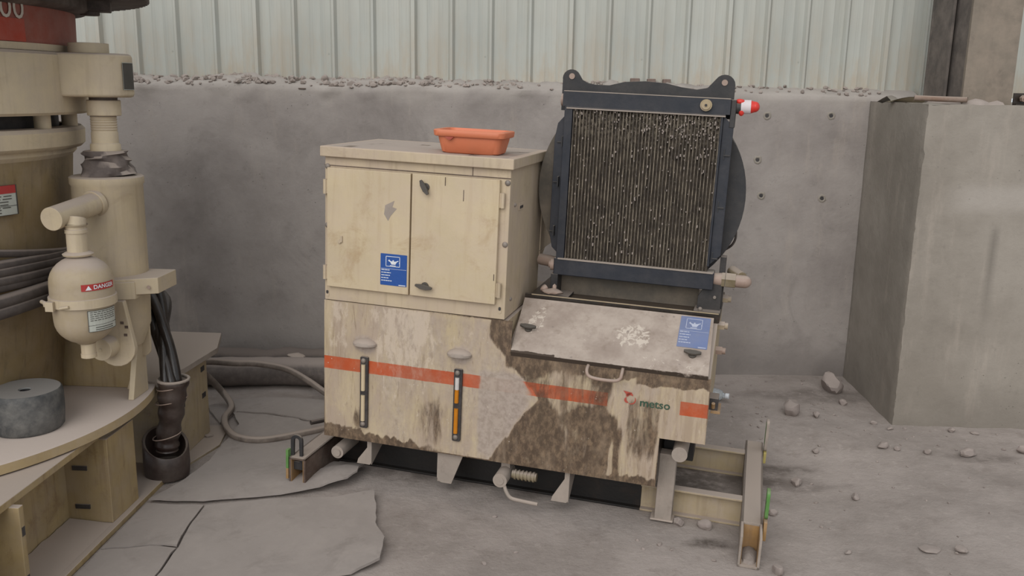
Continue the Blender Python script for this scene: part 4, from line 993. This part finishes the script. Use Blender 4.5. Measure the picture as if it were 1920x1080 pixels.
# black hoses around the crusher frame
def hring(name, r0, r1, rad, z_a, z_b, a0, a1, sag=0., lab=None):
    p = []
    for k in range(25):
        t = k/24; a = a0+(a1-a0)*t; r_ = r0+(r1-r0)*t; z = z_a+(z_b-z_a)*t+sag*math.sin(PI*t)
        p.append((AX[0]+r_*math.cos(a), AX[1]+r_*math.sin(a), z+.006*math.sin(a*5+rad*900)))
    b = B().tube(p, rad, 10); return b
hz_ = [(.735, .735, .010, 1.098, .995, .05), (.745, .735, .014, .985, 1.0, .0), (.75, .74, .014, .945, .985, .0), (.755, .74, .015, .905, .965, .0), (.75, .74, .014, .870, .94, .01), (.77, .75, .018, .835, .905, .0), (.77, .75, .018, .82, .872, -.015), (.73, .73, .014, .93, .95, .0)]
hc = [B() for _ in hz_]
for i, (r0, r1, rad, za, zb, sg) in enumerate(hz_):
    hb = hring('hose', r0+.008, r1+.008, rad*1.3, za, zb, -1.9, .12, sg*.6)
    o = obj('hose', hb, 'hose', cr)
    o['label'] = 'black hydraulic hose wrapped around the frame'

# ---------------------------------------------------------------- steel supports under the crusher
sb = thing('support_beam', 'near ochre-cream steel support box under the crusher base ring', 'support', (-1.75, 2.6, 0), group='support boxes under the crusher')
XB = -1.60
b = B().prism([(-2.3, 1.2), (XB+.03, 1.2), (XB+.02, 3.55), (-2.3, 3.55)], 'z', .0, .022); obj('bottom_flange', b, 'crusher', sb, .003)
b = B().prism([(-2.3, 1.6), (XB-.02, 1.6), (XB-.03, 3.02), (-2.3, 3.25)], 'z', .345, .370); obj('top_flange', b, 'crusher', sb, .003)
b = B().box(-1.78, -1.765, 1.6, 3.0, .022, .345); obj('web', b, 'crusher', sb)
b = B().box(-1.775, XB, 2.965, 2.985, .022, .347); r1_ = obj('rib', b, 'crusher', sb, .003)
for z in (.075, .225): obj('slot', B().box(-1.735, -1.68, 2.960, 2.9655, z, z+.018), 'frame_black', r1_, .001)
b = B().box(XB-.012, XB, 2.985, 3.17, .022, .347); obj('side_plate', b, 'crusher', sb, .002)
b = B().box(-1.775, XB+.005, 2.42, 2.445, .022, .347); r2_ = obj('rib', b, 'crusher', sb, .003)
for z in (.09, .25): obj('slot', B().box(XB+.004, XB+.006, 2.425, 2.44, z, z+.03), 'frame_black', r2_)
b = B().box(-1.775, XB, 1.9, 1.92, .022, .347); obj('rib', b, 'crusher', sb, .003)
b = B(); vs = []
for i in range(3):
    for j in range(30): vs.append((-1.76+.16*i/2, 2.45+.51*j/29, .0225+.02*(1-i/2)*(.6+.4*nz(j*.3, i))))
b.add(vs, [(i*30+j, i*30+j+1, (i+1)*30+j+1, (i+1)*30+j) for i in range(2) for j in range(29)], True); obj('dust_bank', b, 'greydust', sb)
sb2 = thing('support_beam', 'far dusty cream steel support box with dark slots behind the hose bundle', 'support', (-1.75, 3.7, 0), group='support boxes under the crusher')
b = B().box(-2.2, -1.6, 3.50, 3.90, .012, .395); fb = obj('box_body', b, 'dustcream', sb2, .003)
for (y, z) in ((3.86, .335), (3.86, .21), (3.63, .24)): obj('slot', B().box(-1.601, -1.5985, y-.03, y+.01, z-.012, z+.012), 'frame_black', fb)
b = B().prism([(-2.25, 3.40), (-1.585, 3.40), (-1.545, 3.90), (-1.62, 4.15), (-2.25, 4.15)], 'z', .395, .422); obj('top_plate', b, 'greydust', sb2, .003)
b = B().prism([(-2.2, 3.5), (-1.56, 3.5), (-1.50, 3.75), (-1.54, 3.98), (-2.2, 3.98)], 'z', .0, .012); obj('foot_plate', b, 'dustcream', sb2, .002)
b = B()
for (y, s) in ((3.55, .02), (3.84, .018)): rock_geo(b, (-1.585, y, .018), s, s*1.6, .010, int(y*10), 1)
obj('dust_clump', b, 'greydust', sb2)

# black rubber block on the base ring
bx, by = -1.838, 2.895
bl = thing('rubber_block', 'round dark grey rubber block with a centre hole on the crusher base', 'block', (bx, by, .412))
b = B(); b.lathe([(.001, .4125), (.108, .4125), (.116, .422), (.120, .47), (.1205, .535), (.117, .552), (.112, .556)], (bx, by, 0), 56); obj('block_body', b, 'black_base', bl)
b = B(); b.lathe([(.113, .5555), (.06, .553), (.022, .552), (.018, .545), (.017, .50), (.001, .50)], (bx, by, 0), 56); b.m = 1; b.lathe([(.0172, .548), (.0168, .502), (.001, .5015)], (bx, by, 0), 32); obj('block_top', b, ['black_base_top', 'black'], bl)

# hose bundle dropping into a sleeve, in an oily pipe elbow
hb_ = thing('sleeved_hose_bundle', 'bundle of dark hydraulic hoses in an oily wire-tied sleeve beside the base', 'hose bundle', (-1.58, 3.42, .0))
rr = random.Random(11)
starts = [(-1.68, 3.50, .80), (-1.655, 3.54, .80), (-1.71, 3.52, .79), (-1.67, 3.58, .80), (-1.63, 3.57, .74), (-1.72, 3.58, .80)]
for i, s0 in enumerate(starts):
    a = i/6*2*PI; e = (-1.545+.026*math.cos(a), 3.40+.026*math.sin(a), .42)
    mid = (s0[0]*.38+e[0]*.62+.012*math.cos(a*2), s0[1]*.4+e[1]*.6, .60)
    b = B().tube(smooth_path([(-1.96, 3.40+.02*i, s0[2]-.02), (-1.82, 3.45+.02*i, s0[2]+.02), s0, mid, e, (e[0]-.005, e[1], .33)], 8), .0195, 10); obj('hose', b, 'shiny_hose', hb_)
b = B(); pth = smooth_path([(-1.535, 3.40, .432), (-1.545, 3.40, .36), (-1.56, 3.41, .27), (-1.585, 3.42, .17), (-1.59, 3.42, .12)], 6)
b.tube(pth, [.060-.014*min(1, i/14)+.004*math.sin(i*1.3) for i in range(len(pth))], 24, True); obj('sleeve', b, 'sleeve', hb_)
b = B().tube([(-1.535+.06*math.cos(k/16*2*PI), 3.40+.06*math.sin(k/16*2*PI), .434) for k in range(17)], .006, 8); obj('sleeve_rim', b, 'greydust', hb_)
for (z, x, r_) in ((.405, -1.54, .063), (.345, -1.55, .061), (.19, -1.58, .055)):
    b = B().tube([(x+r_*math.cos(k/20*2*PI), 3.405+r_*math.sin(k/20*2*PI), z+.012*math.cos(k/20*2*PI)) for k in range(21)], .0022, 6); obj('wire_tie', b, 'capbeige', hb_)
b = B(); b.lathe([(.07, .008), (.088, .012), (.092, .06), (.09, .15), (.086, .155), (.078, .15), (.075, .06), (.001, .02)], (-1.595, 3.42, 0), 32, mod=lambda r, z, a, j: (r, z+(.045*math.cos(a-2.3) if j in (3, 4, 5) else 0))); obj('pipe_collar', b, 'sleeve', hb_)

# ---------------------------------------------------------------- dark conveyor rubber and cable behind
def tubeobj(name, pts, r, m, lab, cat, n=14, group=None):
    b = B().tube(smooth_path(pts, 8), r, n); o = obj(name, b, m, origin=pts[0]); return tag(o, lab, cat, group)
b = B(); pth = smooth_path([(-2.0, 4.56, .085), (-1.75, 4.60, .078), (-1.45, 4.64, .078), (-1.15, 4.62, .085), (-.8, 4.6, .09)], 8)
b.tube(pth, [.078+.006*nz(i*.3, 1) for i in range(len(pth))], 20)
for v in b.v: v.z = max(v.z, .001)
tag(obj('rubber_roll', b, 'rubber', origin=(-1.5, 4.6, 0)), 'dusty dark rubber belt roll lying on the floor along the wall', 'rubber roll', 'rubber rolls along the wall')
b = B(); pth = smooth_path([(-2.2, 4.80, .075), (-1.7, 4.82, .07), (-1.2, 4.84, .08), (-.9, 4.84, .08)], 8)
b.tube(pth, [.075+.02*nz(i*.5, 4) for i in range(len(pth))], 16)
tag(obj('rubber_roll', b, 'hose', origin=(-1.5, 4.82, 0)), 'darker rubber roll lying behind the front roll, right against the wall', 'rubber roll', 'rubber rolls along the wall')
b = B(); rock_geo(b, (-1.12, 4.72, .15), .11, .07, .055, 21, 3); rock_geo(b, (-1.19, 4.72, .12), .06, .05, .05, 22, 2)
tag(obj('cloth_heap', b, 'greydust', origin=(-1.12, 4.72, .08)), 'grey crumpled dust-covered cloth on top of the rubber rolls', 'cloth')
b = B(); rock_geo(b, (-1.42, 4.68, .155), .06, .03, .016, 31, 2)
tag(obj('rag', b, 'greydust', origin=(-1.42, 4.68, .14)), 'small grey rag draped where the cable crosses the rubber roll', 'rag')
CABLE = [(-1.81, 4.12, .26), (-1.765, 4.30, .225), (-1.66, 4.40, .19), (-1.555, 4.45, .175), (-1.41, 4.47, .145), (-1.285, 4.45, .09), (-1.15, 4.38, .035), (-1.02, 4.28, .030), (-.98, 4.15, .028), (-1.05, 3.97, .030), (-1.16, 3.86, .034), (-1.30, 3.77, .034), (-1.42, 3.785, .034), (-1.51, 3.88, .034), (-1.575, 4.02, .034), (-1.60, 4.18, .034), (-1.68, 4.27, .08), (-1.74, 4.20, .2)]
tubeobj('grey_cable', CABLE,
        .0165, 'cable', 'loose loop of thick grey cable on the floor left of the tank', 'cable')
tubeobj('black_cable', [(-1.13, 3.93, .062), (-1.06, 4.00, .060), (-1.0, 4.12, .058), (-.93, 4.22, .03), (-.90, 4.3, .03)], .011, 'hose', 'short dark cable on top of the grey cable loop by the tank corner', 'cable')

# ---------------------------------------------------------------- old belt sheets on the floor
def sheet(name, pts, z, th, lab, curl=(), m='mat', cat='mat'):
    # dense rim plus curl of chosen corners
    P_ = []
    for i in range(len(pts)):
        a, c_ = Vector(pts[i]), Vector(pts[(i+1) % len(pts)]); n = max(1, int((c_-a).length/.035))
        for k in range(n):
            q = a.lerp(c_, k/n); P_.append((q.x+.005*nz(q.x*14, q.y*14, 1), q.y+.005*nz(q.x*14, q.y*14, 8)))
    bm = bmesh.new(); vs = [bm.verts.new((p[0], p[1], 0)) for p in P_]; f = bm.faces.new(vs)
    if f.normal.z < 0: f.normal_flip()
    # cut on a lattice so it can bend
    xs_ = [p[0] for p in P_]; ys_ = [p[1] for p in P_]
    x = min(xs_)+.06
    while x < max(xs_): bmesh.ops.bisect_plane(bm, geom=bm.verts[:]+bm.edges[:]+bm.faces[:], plane_co=(x, 0, 0), plane_no=(1, 0, 0)); x += .06
    y = min(ys_)+.06
    while y < max(ys_): bmesh.ops.bisect_plane(bm, geom=bm.verts[:]+bm.edges[:]+bm.faces[:], plane_co=(0, y, 0), plane_no=(0, 1, 0)); y += .06
    r = bmesh.ops.extrude_face_region(bm, geom=bm.faces[:])
    for v in [g for g in r['geom'] if isinstance(g, bmesh.types.BMVert)]: v.co.z += th
    for v in bm.verts:
        up_ = max(0, ground_z(v.co.x, v.co.y))*.9+.003*nz(v.co.x*4, v.co.y*4, 2)
        for (cx, cy, r_, h) in curl:
            d = math.hypot(v.co.x-cx, v.co.y-cy); up_ += h*(1-ss(0, r_, d))
        v.co.z += z+up_
    bmesh.ops.recalc_face_normals(bm, faces=bm.faces)
    og = Vector((sum(xs_)/len(xs_), sum(ys_)/len(ys_), 0))
    for v in bm.verts: v.co -= og
    me = bpy.data.meshes.new(name); bm.to_mesh(me); bm.free(); me.materials.append(M[m])
    for p in me.polygons: p.use_smooth = True
    me.set_sharp_from_angle(angle=math.radians(40))
    o = bpy.data.objects.new(name, me); COL.objects.link(o); o.location = og
    return tag(o, lab, cat, 'belt sheets on the floor')
MA = [(-1.56, 3.17), (-1.5, 3.33), (-1.47, 3.55), (-1.49, 3.98), (-1.58, 4.14), (-1.41, 4.12), (-1.23, 4.07), (-1.06, 3.91), (-.99, 3.73), (-.99, 3.60), (-.80, 3.57), (-.8, 3.43), (-.83, 3.38), (-1.0, 3.29), (-1.18, 3.23), (-1.35, 3.18)]
MB = [(-1.325, 3.15), (-1.08, 3.235), (-.87, 3.265), (-.71, 3.33), (-.67, 3.18), (-.65, 3.07), (-.59, 2.94), (-.58, 2.8), (-.66, 2.71), (-.82, 2.66), (-1.04, 2.56), (-1.27, 2.4), (-1.285, 2.66), (-1.297, 2.82), (-1.327, 3.01)]
MC = [(-1.56, 3.15), (-1.337, 3.155), (-1.337, 3.01), (-1.310, 2.835), (-1.36, 2.842), (-1.40, 2.838), (-1.56, 2.80), (-1.56, 2.95)]
MD = [(-1.75, 4.24), (-1.62, 4.38), (-1.4, 4.40), (-1.2, 4.39), (-.95, 4.25), (-.98, 4.10), (-1.2, 4.10), (-1.42, 4.17), (-1.57, 4.18), (-1.6, 4.02)]
ME = [(-1.56, 2.79), (-1.40, 2.828), (-1.36, 2.832), (-1.307, 2.822), (-1.296, 2.66), (-1.282, 2.3), (-1.56, 2.3)]
sheet('belt_sheet', MA, .012, .008, 'large grey belt sheet under the left skid beam and cable loop', ((-.83, 3.45, .16, .035), (-.95, 3.42, .25, .018)))
sheet('belt_sheet', MB, .004, .010, 'biggest dusty belt sheet in the foreground with a curled right edge', ((-.6, 2.88, .2, .016), (-.72, 3.3, .12, .008)))
sheet('belt_sheet', MC, .003, .008, 'torn belt piece beside the near support box', ((-1.33, 2.87, .08, .008),))
sheet('belt_sheet', MD, .003, .008, 'belt sheet behind the cable loop, in front of the rubber roll')
sheet('belt_sheet', ME, .003, .007, 'belt scrap at the bottom edge beside the support box', ((-1.3, 2.75, .1, .006),))

# ---------------------------------------------------------------- stones, bottle, odds and ends
ST_ = [((1.535, 4.86), .155, .115, .105, 'largest stone, leaning in the corner of wall and pier'), ((1.215, 4.44), .10, .075, .085, 'angular pale stone standing alone in front of the wall'),
       ((1.53, 4.62), .05, .04, .03, 'small stone below the large corner stone'), ((1.065, 3.71), .062, .045, .03, 'flat pale stone right of the far skid lug'),
       ((.81, 2.95), .042, .04, .036, 'pale cube-like stone right of the near green lug'), ((1.23, 4.03), .04, .03, .02, 'little flat stone midway between the alone stone and the skid'),
       ((1.905, 3.98), .085, .05, .035, 'dark-shadowed flat stone in front of the pier face'), ((1.545, 4.05), .055, .04, .03, 'stone in front of the pier corner'),
       ((1.60, 4.02), .03, .03, .018, 'tiny stone beside the stone at the pier corner'), ((1.39, 3.10), .075, .07, .012, 'flat round disc-like stone pressed in the ground, lower right'),
       ((1.49, 3.07), .05, .04, .02, 'flat stone right of the round disc-like stone'), ((1.27, 3.56), .05, .03, .022, 'long flat stone in the middle of the right floor'),
       ((.895, 3.41), .042, .03, .025, 'stone close to the right skid beam'), ((.60, 3.26), .06, .045, .035, 'dark stone lying in front of the front skid rail'),
       ((.50, 3.265), .045, .04, .03, 'second dark stone at the foot of the tank leg'), ((2.17, 4.03), .05, .04, .04, 'grey stone at the right edge of the picture'),
       ((1.72, 3.98), .045, .03, .025, 'small stone between the pier stone and the dark-shadowed stone'), ((1.33, 4.40), .045, .035, .03, 'small stone right of the angular pale stone'),
       ((1.60, 4.35), .03, .03, .02, 'small dark stone against the foot of the pier side'), ((1.66, 4.28), .05, .02, .012, 'sliver of stone at the pier corner base'),
       ((1.95, 4.27), .05, .03, .02, 'small reddish stone at the foot of the pier front'), ((1.10, 3.10), .035, .02, .010, 'small dark chip on the lower right floor'), ((2.05, 4.25), .04, .03, .015, 'thin stone flake at the foot of the pier, far right')]
for i, ((x, y), a, b_, c_, lab) in enumerate(ST_):
    z = ground_z(x, y); bb = B(); rock_geo(bb, (x, y, z+c_*.40), a/2*1.1, b_/2*1.1, c_/2*1.25, 50+i, 3)
    tag(obj('stone', bb, 'stone', origin=(x, y, z), sharp=28), lab, 'stone', 'loose stones on the ground')
b = B(); r = random.Random(12)
for i in range(950):
    x = r.uniform(-1.0, 2.9); y = r.uniform(2.3, 5.05)
    p = MIi @ Vector((x, y, 0))
    if x > PX-.03 and y > PY-.03: continue
    if -.15 < p.x < 1.42 and -.05 < p.y < .85: continue
    if x < -.55 and y < 4.5: continue
    if r.random() > .25+.75*ss(3.6, 4.8, y+.4*nz(x*2, y*2)): continue
    s = r.uniform(.003, .009)*(1.7 if r.random() < .08 else 1)
    rock_geo(b, (x, y, ground_z(x, y)+s*.2), s*r.uniform(1, 1.6), s, s*.7, i+500, 1)
tag(obj('gravel', b, 'stone'), 'loose gravel crumbs scattered over the dusty ground', 'gravel', kind='stuff')
bt = thing('water_bottle', 'clear plastic bottle with a blue label lying behind the tank', 'bottle', (.80, 4.60, .0), Matrix.Identity(4))
bp0 = Vector((.73, 4.66, .036)); bd = Vector((1, -.35, 0)).normalized()
b = B(); path = [bp0+bd*t for t in (0, .01, .04, .05, .11, .125, .15, .17, .178, .19)]; b.tube(path, [.018, .031, .032, .0325, .0325, .033, .031, .024, .014, .013], 24, True); obj('bottle_body', b, 'clear', bt)
b = B().tube([bp0+bd*.045, bp0+bd*.118], .0335, 24, False); obj('bottle_label', b, 'bottle_blue', bt)
b = B().tube([bp0+bd*.19, bp0+bd*.208], .015, 16); obj('bottle_cap', b, 'white', bt)
b = B().tube([(.80, 2.80, .010), (.86, 2.79, .012), (.92, 2.77, .009)], .003, 6)
tag(obj('straw_stalk', b, 'straw', origin=(.86, 2.79, .008)), 'yellow straw stalk on the floor at the bottom edge', 'straw')
